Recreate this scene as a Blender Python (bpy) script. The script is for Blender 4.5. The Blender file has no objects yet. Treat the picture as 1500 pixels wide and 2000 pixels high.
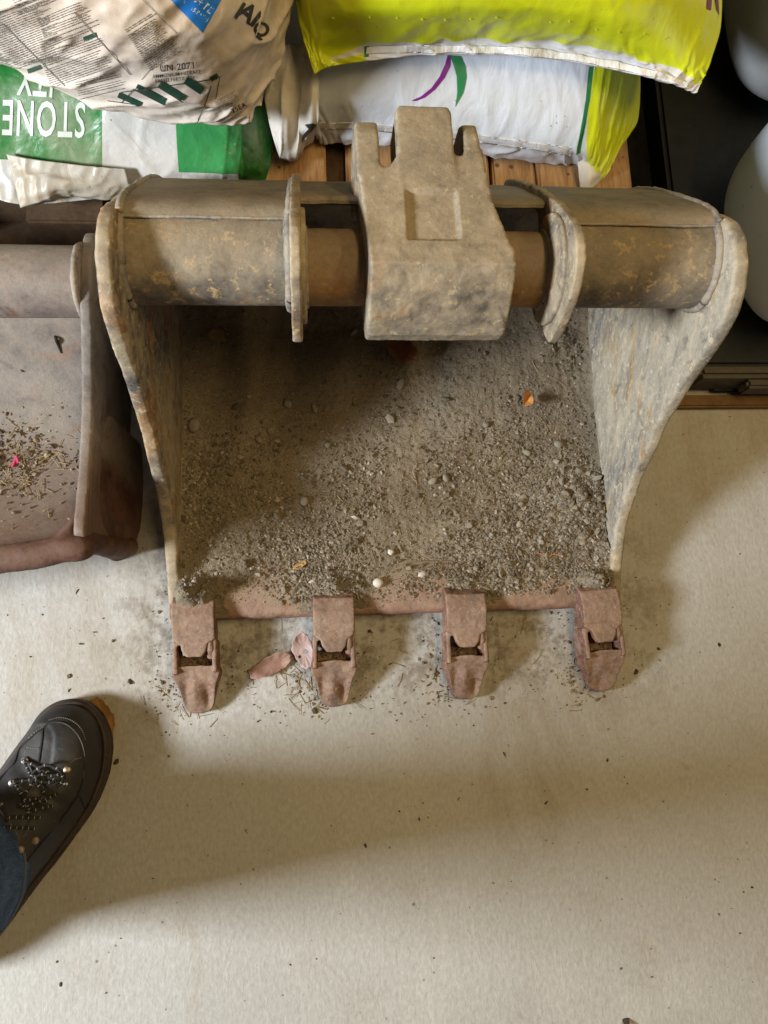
import bpy, bmesh, math, random
import numpy as np
from mathutils import Vector, Matrix, noise as mnoise
from mathutils.geometry import tessellate_polygon
from mathutils.bvhtree import BVHTree
random.seed(7); RNG = np.random.default_rng(7)
SC = bpy.context.scene; COL = SC.collection

# ------------------------------------------------------------- camera
FPX = 1500.0; CAM_H = 1.05
_d = np.array([(610-750)/FPX, -(1290-1000)/FPX, -1.0]); _d /= np.linalg.norm(_d)
_Z = -_d; _a = math.radians(1.1)
_X = np.array([math.cos(_a), math.sin(_a), 0.0]); _X[2] = -(_X[0]*_Z[0]+_X[1]*_Z[1])/_Z[2]; _X /= np.linalg.norm(_X)
_Y = np.cross(_Z, _X); ROT = np.array([_X, _Y, _Z])
CPOS = np.array([0, 0, CAM_H])
cam = bpy.data.objects.new('camera', bpy.data.cameras.new('camera')); COL.objects.link(cam)
cam.matrix_world = Matrix.Translation(CPOS) @ Matrix(ROT.tolist()).to_4x4()
cam.data.sensor_fit = 'VERTICAL'; cam.data.sensor_height = 36; cam.data.lens = 27
cam.data.clip_start = 0.02; cam.data.clip_end = 100
SC.camera = cam

# ------------------------------------------------------------- light: a doorway on the left, two fluorescent tubes overhead
SC.view_settings.view_transform = 'Standard'; SC.view_settings.look = 'None'
SC.view_settings.exposure = 0.08; SC.view_settings.gamma = 1.0
W = bpy.data.worlds.new('World'); SC.world = W; W.use_nodes = True
W.node_tree.nodes['Background'].inputs[0].default_value = (1.0, 0.78, 0.54, 1)
W.node_tree.nodes['Background'].inputs[1].default_value = 0.075
def area(name, loc, target, sx, sy, power, color):
    l = bpy.data.lights.new(name, 'AREA'); l.shape = 'RECTANGLE'; l.size = sx; l.size_y = sy; l.energy = power; l.color = color
    o = bpy.data.objects.new(name, l); COL.objects.link(o); o.location = loc
    o.rotation_euler = (Vector(target)-Vector(loc)).to_track_quat('-Z', 'Y').to_euler(); return o
def polar(az, el, r, t=(0.1, 0.1, 0.0)):
    az = math.radians(az); el = math.radians(el)
    return (t[0]-r*math.cos(el)*math.cos(az), t[1]-r*math.cos(el)*math.sin(az), t[2]+r*math.sin(el))
area('doorway_daylight', polar(12, 30.5, 2.5), (0.1, 0.1, 0), 0.46, 0.34, 104, (0.92, 0.965, 1.0))
for yy in (0.10, 0.27):
    area('ceiling_tube_light', (0.58, yy, 2.4), (0.2, yy+.05, 0), 1.2, 0.035, 8.5, (1.0, 0.72, 0.33))
area('ceiling_tube_light', (1.75, 0.19, 2.4), (1.55, 0.19, 0), 1.2, 0.06, 13.0, (1.0, 0.72, 0.33))
SC.cycles.max_bounces = 6; SC.cycles.use_denoising = True

# ------------------------------------------------------------- helpers: projection
def ray(u, v): return ROT @ np.array([(u-750)/FPX, (1000-v)/FPX, -1.0])
def P(u, v, z):
    d = ray(u, v); t = (z-CAM_H)/d[2]; return CPOS+t*d
def to_px(pts):
    c = (np.asarray(pts)-CPOS) @ ROT
    return np.stack([750-FPX*c[..., 0]/c[..., 2], 1000+FPX*c[..., 1]/c[..., 2]], -1)

# ------------------------------------------------------------- helpers: noise
def _h(ix, iy, iz, s):
    n = (ix.astype(np.int64)*374761393 + iy.astype(np.int64)*668265263 + iz.astype(np.int64)*2147483647 + s*974711) & 0x7fffffff
    n = (n ^ (n >> 13))*1274126177 & 0x7fffffff; n = (n ^ (n >> 16))*668265263 & 0x7fffffff
    return ((n ^ (n >> 15)) & 0xffff)/65535.0*2-1
def vnoise(p, s=0):
    p = np.asarray(p, float); i = np.floor(p); f = p-i; f = f*f*(3-2*f); i = i.astype(np.int64); r = 0
    for a in (0, 1):
        for b in (0, 1):
            for c in (0, 1):
                w = (f[..., 0] if a else 1-f[..., 0])*(f[..., 1] if b else 1-f[..., 1])*(f[..., 2] if c else 1-f[..., 2])
                r = r+w*_h(i[..., 0]+a, i[..., 1]+b, i[..., 2]+c, s)
    return r
def fbm(p, sc, oct=4, s=0, gain=.5):
    p = np.asarray(p, float)*sc; r = 0; a = 1; t = 0
    for k in range(oct): r = r+a*vnoise(p+17.3*k, s+k); t += a; a *= gain; p = p*2.03
    return r/t
def sm(a, b, x):
    t = np.clip((x-a)/(b-a), 0, 1); return t*t*(3-2*t)

# ------------------------------------------------------------- helpers: objects
def tag(o, label=None, cat=None, group=None, kind=None):
    if label: o['label'] = label
    if cat: o['category'] = cat
    if group: o['group'] = group
    if kind: o['kind'] = kind
    return o
def thing(name, label, cat, loc, group=None):
    o = bpy.data.objects.new(name, None); COL.objects.link(o); o.location = Vector(loc); o.empty_display_size = .05
    return tag(o, label, cat, group)
def root(o):
    while o.parent: o = o.parent
    return o
def mesh_of(name, V, F, smooth=True, sharp=40, uv=None):
    me = bpy.data.meshes.new(name); me.from_pydata(np.asarray(V).tolist(), [], [tuple(int(i) for i in f) for f in F]); me.update()
    if smooth:
        me.shade_smooth()
        if sharp: me.set_sharp_from_angle(angle=math.radians(sharp))
    if uv is not None:
        L = me.uv_layers.new(name='UVMap'); idx = np.zeros(len(me.loops), np.int32); me.loops.foreach_get('vertex_index', idx)
        L.data.foreach_set('uv', np.asarray(uv, float)[idx].ravel())
    return me
def obj(name, V, F, mat, parent=None, base=None, smooth=True, sharp=40, uv=None):
    V = np.asarray(V, float)
    if parent is not None: V = V-np.array(root(parent).location)
    elif base is not None: V = V-np.array(base)
    me = mesh_of(name, V, F, smooth, sharp, uv); me.materials.append(mat)
    o = bpy.data.objects.new(name, me); COL.objects.link(o)
    if parent is not None: o.parent = parent
    elif base is not None: o.location = Vector(base)
    return o
def join(parts):
    V = []; F = []; n = 0
    for v, f in parts:
        v = np.asarray(v, float); V.append(v); F += [tuple(i+n for i in q) for q in f]; n += len(v)
    return np.concatenate(V), F
def grid_faces(R, C, off=0, flip=False, wrap=False):
    F = []
    for r in range(R-1):
        for c in range(C if wrap else C-1):
            d = (c+1) % C
            q = (off+r*C+c, off+(r+1)*C+c, off+(r+1)*C+d, off+r*C+d)
            F.append(q[::-1] if flip else q)
    return F
def crw(n, M, ts=None):
    """Catmull-Rom weights: M samples over n control points"""
    ts = np.linspace(0, n-1, M) if ts is None else ts; Wm = np.zeros((len(ts), n))
    for k, t in enumerate(ts):
        i = min(int(t), n-2); f = t-i
        w = [-.5*f+f*f-.5*f**3, 1-2.5*f*f+1.5*f**3, .5*f+2*f*f-1.5*f**3, -.5*f*f+.5*f**3]
        for j, ww in zip((i-1, i, i+1, i+2), w):
            if j < 0: Wm[k, 0] += 2*ww; Wm[k, 1] -= ww
            elif j > n-1: Wm[k, n-1] += 2*ww; Wm[k, n-2] -= ww
            else: Wm[k, j] += ww
    return Wm
def curve(pts, M): pts = np.asarray(pts, float); return crw(len(pts), M) @ pts
def resample(pts, step, closed=False):
    pts = np.asarray(pts, float)
    if closed: pts = np.vstack([pts, pts[:1]])
    L = np.r_[0, np.cumsum(np.linalg.norm(np.diff(pts, axis=0), axis=1))]; n = max(3, int(round(L[-1]/step)))
    s = np.linspace(0, L[-1], n+1)
    out = np.stack([np.interp(s, L, pts[:, k]) for k in range(pts.shape[1])], 1)
    return out[:-1] if closed else out
def ccurve(pts, M):
    """closed smooth curve"""
    pts = np.asarray(pts, float); n = len(pts); e = np.vstack([pts[-2:], pts, pts[:3]])
    return crw(len(e), 0, np.linspace(2, 2+n, M, endpoint=False)) @ e
def plate(prof, x0, x1, r=.003, step=.004, rough=.0007, seed=0, axis=0, inset_rings=4):
    """a flame-cut plate: profile polygon (y, z) extruded along x, rounded and slightly uneven edges"""
    p = resample(prof, step, True); n = len(p)
    ar = np.sum(p[:, 0]*np.roll(p[:, 1], -1)-np.roll(p[:, 0], -1)*p[:, 1])
    if ar < 0: p = p[::-1]
    tn = np.roll(p, -1, 0)-np.roll(p, 1, 0); tn /= np.linalg.norm(tn, axis=1)[:, None]; inn = np.stack([-tn[:, 1], tn[:, 0]], 1)
    rings = []
    th = np.linspace(0, math.pi/2, inset_rings)
    for a in th: rings.append((r*(1-math.sin(a)), x0+r*(1-math.cos(a))))
    for a in th[::-1]: rings.append((r*(1-math.sin(a)), x1-r*(1-math.cos(a))))
    V = []
    for ins, x in rings:
        q = p+inn*ins; V.append(np.stack([np.full(n, x), q[:, 0], q[:, 1]], 1))
    V = np.concatenate(V)
    if rough:
        for k in range(3): V[:, k] += rough*(fbm(V, 90, 3, seed+k*7)+.6*fbm(V, 260, 2, seed+k*5))*(1 if k else .6)
    F = grid_faces(len(rings), n, wrap=True, flip=True)
    tris = tessellate_polygon([[Vector((a[1], a[2], 0)) for a in V[:n]]])
    F += [(t[0], t[1], t[2]) for t in tris]
    m = (len(rings)-1)*n; F += [(m+t[2], m+t[1], m+t[0]) for t in tris]
    me = bpy.data.meshes.new('tmp'); me.from_pydata(V.tolist(), [], F); bm = bmesh.new(); bm.from_mesh(me)
    bmesh.ops.recalc_face_normals(bm, faces=bm.faces); F = [tuple(v.index for v in f.verts) for f in bm.faces]; bm.free(); bpy.data.meshes.remove(me)
    return V, F
def tube_path(pts, rad, seg=10, cap=True):
    pts = np.asarray(pts, float); n = len(pts); rad = np.broadcast_to(np.asarray(rad, float), (n,))
    V = []; up = np.array([0, 0, 1.0])
    for i in range(n):
        t = pts[min(i+1, n-1)]-pts[max(i-1, 0)]; t = t/(np.linalg.norm(t)+1e-12)
        a = np.cross(t, up)
        if np.linalg.norm(a) < .15: a = np.cross(t, [0, 1.0, 0])
        a /= np.linalg.norm(a); b = np.cross(t, a)
        for k in range(seg):
            q = 2*math.pi*k/seg; V.append(pts[i]+rad[i]*(math.cos(q)*a+math.sin(q)*b))
    F = grid_faces(n, seg, wrap=True)
    if cap: F += [tuple(range(seg)), tuple(range((n-1)*seg, n*seg))[::-1]]
    return np.array(V), F
def lathe_x(x0, x1, cy, cz, r, seg=72, n=60, rough=.0003, seed=0):
    xs = np.linspace(x0, x1, n); V = []
    for x in xs:
        a = np.linspace(0, 2*math.pi, seg, endpoint=False)
        V.append(np.stack([np.full(seg, x), cy+r*np.cos(a), cz+r*np.sin(a)], 1))
    V = np.concatenate(V); d = V-np.array([0, cy, cz]); d[:, 0] = 0; d /= r
    V = V+d*(rough*(fbm(V, 45, 3, seed)+1.2*np.minimum(0, fbm(V, 130, 2, seed+5))))[:, None]
    return V, grid_faces(n, seg, wrap=True, flip=True)+[tuple(range(seg))[::-1], tuple(range((n-1)*seg, n*seg))]
def box(x0, x1, y0, y1, z0, z1):
    V = [(x, y, z) for x in (x0, x1) for y in (y0, y1) for z in (z0, z1)]
    return np.array(V, float), [(0, 1, 3, 2), (4, 6, 7, 5), (0, 4, 5, 1), (2, 3, 7, 6), (0, 2, 6, 4), (1, 5, 7, 3)]
def prism(prof, x0, x1, x0b=None, x1b=None):
    """profile in (y,z), extruded in x"""
    n = len(prof); V = [(x0, a, b) for a, b in prof]+[(x1, a, b) for a, b in prof]
    F = [tuple(range(n)), tuple(range(n, 2*n))[::-1]]+[(i, n+i, n+(i+1) % n, (i+1) % n) for i in range(n)]
    return np.array(V, float), F
def zprism(prof, z0, z1):
    """profile in (x,y); z0/z1 numbers or functions of (x,y)"""
    f0 = z0 if callable(z0) else (lambda x, y: z0); f1 = z1 if callable(z1) else (lambda x, y: z1)
    n = len(prof); V = [(a, b, f0(a, b)) for a, b in prof]+[(a, b, f1(a, b)) for a, b in prof]
    return np.array(V, float), [tuple(range(n))[::-1], tuple(range(n, 2*n))]+[(i, (i+1) % n, n+(i+1) % n, n+i) for i in range(n)]
def fix_normals(V, F):
    me = bpy.data.meshes.new('t'); me.from_pydata(np.asarray(V).tolist(), [], F); bm = bmesh.new(); bm.from_mesh(me)
    bmesh.ops.recalc_face_normals(bm, faces=bm.faces); bm.verts.index_update()
    F = [tuple(v.index for v in f.verts) for f in bm.faces]; bm.free(); bpy.data.meshes.remove(me); return V, F
def remesh(parts, vox, smooth=4):
    """weld closed solids into one cast body"""
    V, F = join([fix_normals(*p) for p in parts])
    me = bpy.data.meshes.new('t'); me.from_pydata(V.tolist(), [], F); me.update()
    o = bpy.data.objects.new('t', me); COL.objects.link(o)
    m = o.modifiers.new('r', 'REMESH'); m.mode = 'VOXEL'; m.voxel_size = vox
    if smooth: s = o.modifiers.new('s', 'SMOOTH'); s.iterations = smooth; s.factor = .5
    dg = bpy.context.evaluated_depsgraph_get(); e = o.evaluated_get(dg); m2 = e.to_mesh()
    V = np.zeros(len(m2.vertices)*3); m2.vertices.foreach_get('co', V); V = V.reshape(-1, 3)
    N = np.zeros(len(m2.vertices)*3); m2.vertices.foreach_get('normal', N); N = N.reshape(-1, 3)
    F = [tuple(p.vertices) for p in m2.polygons]; e.to_mesh_clear(); bpy.data.objects.remove(o); bpy.data.meshes.remove(me)
    return V, F, N
def copy_tree(o, parent=None):
    c = o.copy(); COL.objects.link(c); c.parent = parent
    for ch in o.children: copy_tree(ch, c)
    return c

# ------------------------------------------------------------- helpers: materials
class Mat:
    def __init__(s, name):
        s.m = bpy.data.materials.new(name); s.m.use_nodes = True; s.nt = s.m.node_tree; s.b = s.nt.nodes['Principled BSDF']
        s.tc = s.nt.nodes.new('ShaderNodeTexCoord')
    def n(s, t): return s.nt.nodes.new(t)
    def lk(s, a, b):
        if hasattr(a, 'is_output') or isinstance(a, bpy.types.NodeSocket): s.nt.links.new(a, b)
        else: b.default_value = (tuple(a)+(1,) if isinstance(a, (tuple, list)) and len(a) == 3 and b.type == 'RGBA' else a)
    def vec(s, scale=(1, 1, 1), rot=(0, 0, 0), src='Object', loc=(0, 0, 0), rx=0):
        mp = s.n('ShaderNodeMapping')
        if rx:
            m0 = s.n('ShaderNodeMapping'); m0.inputs['Rotation'].default_value = (rx, 0, 0); s.lk(s.tc.outputs[src], m0.inputs[0]); s.lk(m0.outputs[0], mp.inputs[0])
            mp.inputs['Scale'].default_value = scale; mp.inputs['Location'].default_value = loc; return mp.outputs[0]
        mp.inputs['Scale'].default_value = scale; mp.inputs['Rotation'].default_value = rot; mp.inputs['Location'].default_value = loc
        s.lk(s.tc.outputs[src], mp.inputs[0]); return mp.outputs[0]
    def noise(s, scale, detail=5, rough=.6, vec=None, dist=0):
        t = s.n('ShaderNodeTexNoise'); t.inputs['Scale'].default_value = scale; t.inputs['Detail'].default_value = detail
        t.inputs['Roughness'].default_value = rough; t.inputs['Distortion'].default_value = dist
        s.lk(vec if vec is not None else s.tc.outputs['Object'], t.inputs['Vector']); return t.outputs['Fac']
    def voro(s, scale, vec=None, feat='F1', out='Distance', rnd=1):
        t = s.n('ShaderNodeTexVoronoi'); t.feature = feat; t.inputs['Scale'].default_value = scale; t.inputs['Randomness'].default_value = rnd
        s.lk(vec if vec is not None else s.tc.outputs['Object'], t.inputs['Vector']); return t.outputs[out]
    def ramp(s, fac, stops):
        r = s.n('ShaderNodeValToRGB'); e = r.color_ramp.elements
        while len(e) < len(stops): e.new(.5)
        for k, (p, c) in enumerate(stops):
            e[k].position = p; e[k].color = (c, c, c, 1) if isinstance(c, (int, float)) else tuple(c)+(1,)
        s.lk(fac, r.inputs[0]); return r.outputs[0]
    def step(s, fac, a, b):
        m = s.n('ShaderNodeMapRange'); m.interpolation_type = 'SMOOTHSTEP'; s.lk(fac, m.inputs[0]); m.inputs[1].default_value = a; m.inputs[2].default_value = b
        return m.outputs[0]
    def mix(s, fac, a, b, mode='MIX'):
        m = s.n('ShaderNodeMix'); m.data_type = 'RGBA'; m.blend_type = mode; s.lk(fac, m.inputs[0]); s.lk(a, m.inputs[6]); s.lk(b, m.inputs[7]); return m.outputs[2]
    def math(s, op, a, b=0.0, c=0.0):
        m = s.n('ShaderNodeMath'); m.operation = op; s.lk(a, m.inputs[0]); s.lk(b, m.inputs[1]); s.lk(c, m.inputs[2]); return m.outputs[0]
    def xyz(s, src='Object'):
        x = s.n('ShaderNodeSeparateXYZ'); s.lk(s.tc.outputs[src] if isinstance(src, str) else src, x.inputs[0]); return x.outputs
    def up(s):
        g = s.n('ShaderNodeNewGeometry'); x = s.n('ShaderNodeSeparateXYZ'); s.lk(g.outputs['Normal'], x.inputs[0]); return x.outputs[2]
    def bump(s, h, strength=.5, dist=.002, prev=None):
        b = s.n('ShaderNodeBump'); b.inputs['Strength'].default_value = strength; b.inputs['Distance'].default_value = dist; s.lk(h, b.inputs['Height'])
        if prev is not None: s.lk(prev, b.inputs['Normal'])
        return b.outputs[0]
    def out(s, color=None, rough=None, normal=None, metal=None, **kw):
        if color is not None: s.lk(color, s.b.inputs['Base Color'])
        if rough is not None: s.lk(rough, s.b.inputs['Roughness'])
        if metal is not None: s.lk(metal, s.b.inputs['Metallic'])
        if normal is not None: s.lk(normal, s.b.inputs['Normal'])
        for k, v in kw.items(): s.lk(v, s.b.inputs[k.replace('_', ' ')])
        return s.m
    def poly(s, uv, pts, soft=.0006):
        """mask of a convex printed polygon in the sack's own print coordinates"""
        x = s.xyz(uv); r = None; pts = [(a/1000, b/1000) for a, b in pts]; n = len(pts)
        ar = sum(pts[i][0]*pts[(i+1) % n][1]-pts[(i+1) % n][0]*pts[i][1] for i in range(n))
        if ar < 0: pts = pts[::-1]
        for i in range(n):
            (x0, y0), (x1, y1) = pts[i], pts[(i+1) % n]; l = math.hypot(x1-x0, y1-y0); nx, ny = -(y1-y0)/l, (x1-x0)/l
            d = s.math('ADD', s.math('MULTIPLY', x[0], nx), s.math('MULTIPLY_ADD', x[1], ny, -(nx*x0+ny*y0)))
            k = s.step(d, -soft, soft); r = k if r is None else s.math('MULTIPLY', r, k)
        return r
def steel(name, dark=(.055, .05, .052), mid=(.13, .108, .088), dust=(.25, .205, .155), rust=(.24, .095, .03), cream=(.42, .33, .2), rust_amt=.5, cream_amt=.5, dust_amt=.7, bumpy=1.0, rough=.72, aniso=(1, 1, 1), scale=1.0, seed=0, dusty_up=True, zone=None, wear=.5, scratch=0, rx=0):
    m = Mat(name); v = m.vec(aniso, loc=(seed*1.7, seed*2.3, seed*.9), rx=rx); vi = m.vec((1, 1, 1), loc=(seed*.7, seed*1.3, seed*2.9))
    big = m.noise(9*scale, 6, .62, v, .4); midn = m.noise(38*scale, 6, .68, v); fine = m.noise(420, 4, .7, vi); grit = m.noise(160, 3, .6, vi)
    c = m.ramp(m.math('ADD', m.math('MULTIPLY', big, .55), m.math('MULTIPLY', midn, .45)), [(.38, dark), (.49, mid), (.60, tuple(.5*a+.5*b for a, b in zip(mid, dust))), (.72, dust)])
    if zone:
        zx = m.xyz()[zone[0]]; c = m.mix(m.step(m.math('ADD', zx, m.math('MULTIPLY_ADD', big, .12, -.06)), zone[1], zone[2]), c, zone[3])
    stn_ = m.noise(24*scale, 6, .66, vi, .6); c = m.mix(m.math('MULTIPLY', m.step(stn_, .54, .70), .75), c, tuple(.55*x for x in dark))
    rn = m.noise(14*scale, 7, .7, v, .8)
    c = m.mix(m.math('MULTIPLY', m.step(rn, .66-.26*rust_amt, .80-.26*rust_amt), .8), c, m.ramp(midn, [(.3, tuple(.5*x for x in rust)), (.6, rust), (.8, tuple(min(1, 1.5*x) for x in rust))]))
    cn = m.noise(75*scale, 8, .74, vi, .15); cn2 = m.noise(9*scale, 3, .5, vi)
    cm = m.math('MULTIPLY', m.step(cn, .665-.12*cream_amt, .745-.12*cream_amt), m.step(cn2, .56-.2*cream_amt, .66-.2*cream_amt))
    c = m.mix(m.math('MULTIPLY', cm, .78), c, m.ramp(fine, [(.3, tuple(.75*x for x in cream)), (.7, cream)]))
    if dusty_up:
        u = m.step(m.math('ADD', m.up(), m.math('MULTIPLY_ADD', midn, .5, -.25)), .35, 1.0)
        c = m.mix(m.math('MULTIPLY', u, dust_amt), c, m.ramp(big, [(.3, tuple(.8*x for x in dust)), (.7, dust)]))
    c = m.mix(.38, c, m.ramp(m.math('ADD', m.math('MULTIPLY', fine, .5), m.math('MULTIPLY', grit, .5)), [(.3, (.4, .4, .4)), (.7, (1.5, 1.47, 1.42))]), 'MULTIPLY')
    if wear:
        g = m.n('ShaderNodeNewGeometry'); pt = m.step(m.math('ADD', g.outputs['Pointiness'], m.math('MULTIPLY_ADD', midn, .08, -.04)), .525, .60)
        c = m.mix(m.math('MULTIPLY', pt, wear), c, m.ramp(grit, [(.35, tuple(.7*a+.3*b for a, b in zip(dust, rust))), (.6, tuple(min(1, 1.25*x) for x in dust))]))
    if scratch:
        s1 = m.noise(60, 4, .7, m.vec((4, 4, .35), loc=(seed, 0, 0), rx=rx)); s2 = m.noise(30, 3, .6, m.vec((8, 8, .25), loc=(seed, 3, 0), rx=rx))
        c = m.mix(m.math('MULTIPLY', m.step(s1, .52, .68), scratch), c, tuple(min(1, 1.3*x) for x in cream)); c = m.mix(m.math('MULTIPLY', m.step(s2, .55, .7), scratch*.8), c, tuple(.8*x for x in dark))
    h = m.math('ADD', m.math('MULTIPLY', fine, .5), m.math('ADD', m.math('MULTIPLY', grit, .8), m.math('MULTIPLY', m.math('SUBTRACT', midn, m.math('MULTIPLY', cm, -.4)), 1.0)))
    return m.out(c, m.ramp(midn, [(.3, rough-.14), (.7, min(1, rough+.1))]), m.bump(h, .34*bumpy, .0014), Specular_IOR_Level=.4)
# ============================================================= floor
m = Mat('concrete')
big = m.noise(1.6, 5, .55); midn = m.noise(9, 6, .62); v2 = m.vec((1, .55, 1)); fine = m.noise(230, 5, .7, v2); trowel = m.noise(105, 4, .55, v2, .5)
c = m.ramp(big, [(.3, (.365, .357, .335)), (.7, (.45, .442, .42))])
c = m.mix(m.math('MULTIPLY', m.step(midn, .5, .75), .35), c, (.33, .29, .225))
st = m.noise(5.5, 5, .7, None, .6); c = m.mix(m.math('MULTIPLY', m.step(st, .63, .74), .5), c, (.27, .175, .085))
sc_ = m.noise(3.2, 6, .72, m.vec((1, .45, 1), loc=(3, 1, 0)), .5); c = m.mix(m.math('MULTIPLY', m.step(sc_, .52, .66), .55), c, (.31, .265, .205)); c = m.mix(m.math('MULTIPLY', m.step(sc_, .46, .34), .30), c, (.56, .545, .50))
#ck = m.voro(1.3, m.vec((1, 1.2, 1), loc=(.3, .15, 0)), 'DISTANCE_TO_EDGE'); ckw = m.math('ADD', ck, m.math('MULTIPLY_ADD', m.noise(14, 5, .7), .10, -.05)); c = m.mix(m.math('MULTIPLY', m.step(m.math('ABSOLUTE', ckw), .0028, .0008), .30), c, (.20, .16, .115))
sp = m.voro(85); spn = m.noise(31, 2, .5); c = m.mix(m.math('MULTIPLY', m.step(m.math('ADD', sp, m.math('MULTIPLY', spn, .9)), .47, .40), .7), c, (.13, .10, .07))
sp2 = m.voro(240); c = m.mix(m.math('MULTIPLY', m.step(m.math('ADD', sp2, m.math('MULTIPLY', m.noise(60, 2), .8)), .40, .30), .6), c, (.16, .125, .09))
x = m.xyz()
dm = m.math('MULTIPLY', m.math('MULTIPLY', m.step(x[1], -.10, .0), m.step(x[1], .35, .1)), m.math('MULTIPLY', m.step(x[0], -.32, -.17), m.step(x[0], .56, .39)))
dm = m.math('MULTIPLY', dm, m.step(m.math('MULTIPLY_ADD', m.noise(22, 5, .65), 1.0, m.math('MULTIPLY', m.noise(120, 3), .5)), .66, .92))
c = m.mix(m.math('MULTIPLY', dm, .75), c, (.125, .095, .062))
nb = m.math('MULTIPLY', m.math('MULTIPLY', m.step(x[1], .06, .2), m.step(x[0], -.13, -.19)), m.step(x[0], -.34, -.25))
c = m.mix(m.math('MULTIPLY', m.math('MULTIPLY', nb, m.step(midn, .3, .6)), .75), c, (.12, .105, .085))
c = m.mix(.35, c, m.ramp(fine, [(.3, (.55, .55, .55)), (.7, (1.35, 1.34, 1.32))]), 'MULTIPLY')
h = m.math('ADD', m.math('MULTIPLY', fine, .4), m.math('MULTIPLY', trowel, 1.0))
MFLOOR = m.out(c, .62, m.bump(h, .58, .0014), Specular_IOR_Level=.35)
R_, C_ = 60, 60; gx, gy = np.meshgrid(np.linspace(-3, 3, C_), np.linspace(3, -3, R_))
o = obj('floor', np.stack([gx, gy, 0*gx], -1).reshape(-1, 3), grid_faces(R_, C_), MFLOOR); o['kind'] = 'structure'
o['label'] = 'pale trowelled concrete floor with dirt stains and specks'

# ============================================================= steel finishes
S_TUBE = steel('steel_tube', (.045, .042, .044), (.15, .126, .10), (.36, .30, .21), (.34, .17, .055), (.58, .41, .20), .40, 1.15, .5)
S_PLATE = steel('steel_side_plate', (.09, .082, .078), (.25, .205, .145), (.46, .38, .26), (.30, .15, .05), (.52, .42, .26), .65, 1.1, .5, seed=3, wear=.85, scale=1.3)
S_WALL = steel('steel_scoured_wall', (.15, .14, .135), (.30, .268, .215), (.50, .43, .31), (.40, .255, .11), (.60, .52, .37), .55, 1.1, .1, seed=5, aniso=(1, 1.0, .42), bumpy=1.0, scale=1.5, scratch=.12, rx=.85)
S_CAST = steel('cast_steel', (.10, .088, .078), (.245, .205, .15), (.42, .345, .235), (.32, .16, .05), (.56, .46, .28), .4, .95, .5, seed=8, bumpy=1.1, wear=.6, scale=1.3)
S_PIN = steel('rusty_pin_steel', (.09, .055, .03), (.22, .125, .05), (.28, .21, .14), (.36, .16, .03), (.48, .34, .14), .75, .7, .9, seed=11)
S_TOOTH = steel('worn_red_tooth', (.062, .036, .028), (.175, .078, .054), (.34, .255, .19), (.27, .12, .045), (.48, .40, .30), .6, .9, .5, seed=13, scale=2.8, bumpy=1.6, wear=.7)
S_EDGE = steel('red_cutting_edge', (.16, .08, .06), (.27, .145, .105), (.34, .265, .19), (.29, .12, .05), (.40, .32, .22), .5, .5, .4, seed=14, scale=2.2, bumpy=1.6, zone=(1, -.130, -.085, (.20, .15, .10)))
S_SHELL = steel('steel_shell', (.06, .055, .052), (.16, .135, .105), (.33, .275, .195), (.23, .10, .035), (.42, .33, .2), .3, .5, .85, seed=17)
S_WELD = steel('weld_bead', (.10, .095, .10), (.24, .21, .175), (.40, .345, .26), (.3, .14, .05), (.5, .42, .28), .5, .9, .6, seed=19, scale=2, bumpy=1.4)

# ============================================================= digging bucket
XL, XR = -.183, .420; PT = .016; BX = .1185
bucket = thing('digging_bucket', 'large weathered steel digging bucket with four rusty teeth lying open on the concrete', 'excavator bucket', (BX, .20, 0))
EDGE = [(.052, .012), (.056, .030), (.095, .045), (.122, .058), (.160, .080), (.180, .102), (.211, .143), (.232, .185), (.254, .220), (.270, .262), (.281, .292), (.292, .332), (.302, .362), (.314, .388), (.334, .406), (.358, .416), (.382, .415), (.405, .405),
        (.430, .378), (.460, .342), (.488, .304), (.526, .258), (.562, .214)]
BACK = [(.578, .19), (.583, .14), (.565, .075), (.525, .028), (.475, .006), (.40, .002), (.2, .002), (.09, .004)]
prof = curve(EDGE, 120).tolist()+curve(BACK, 50).tolist()
for k, (a, b) in enumerate(((XL, XL+PT), (XR-PT, XR))):
    V, F = plate(prof, a, b, .0045, .004, .0012, seed=20+k*9)
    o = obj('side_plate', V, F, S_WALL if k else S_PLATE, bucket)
    if k: o['label'] = 'scoured brightly lit right side plate of the bucket'
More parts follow.
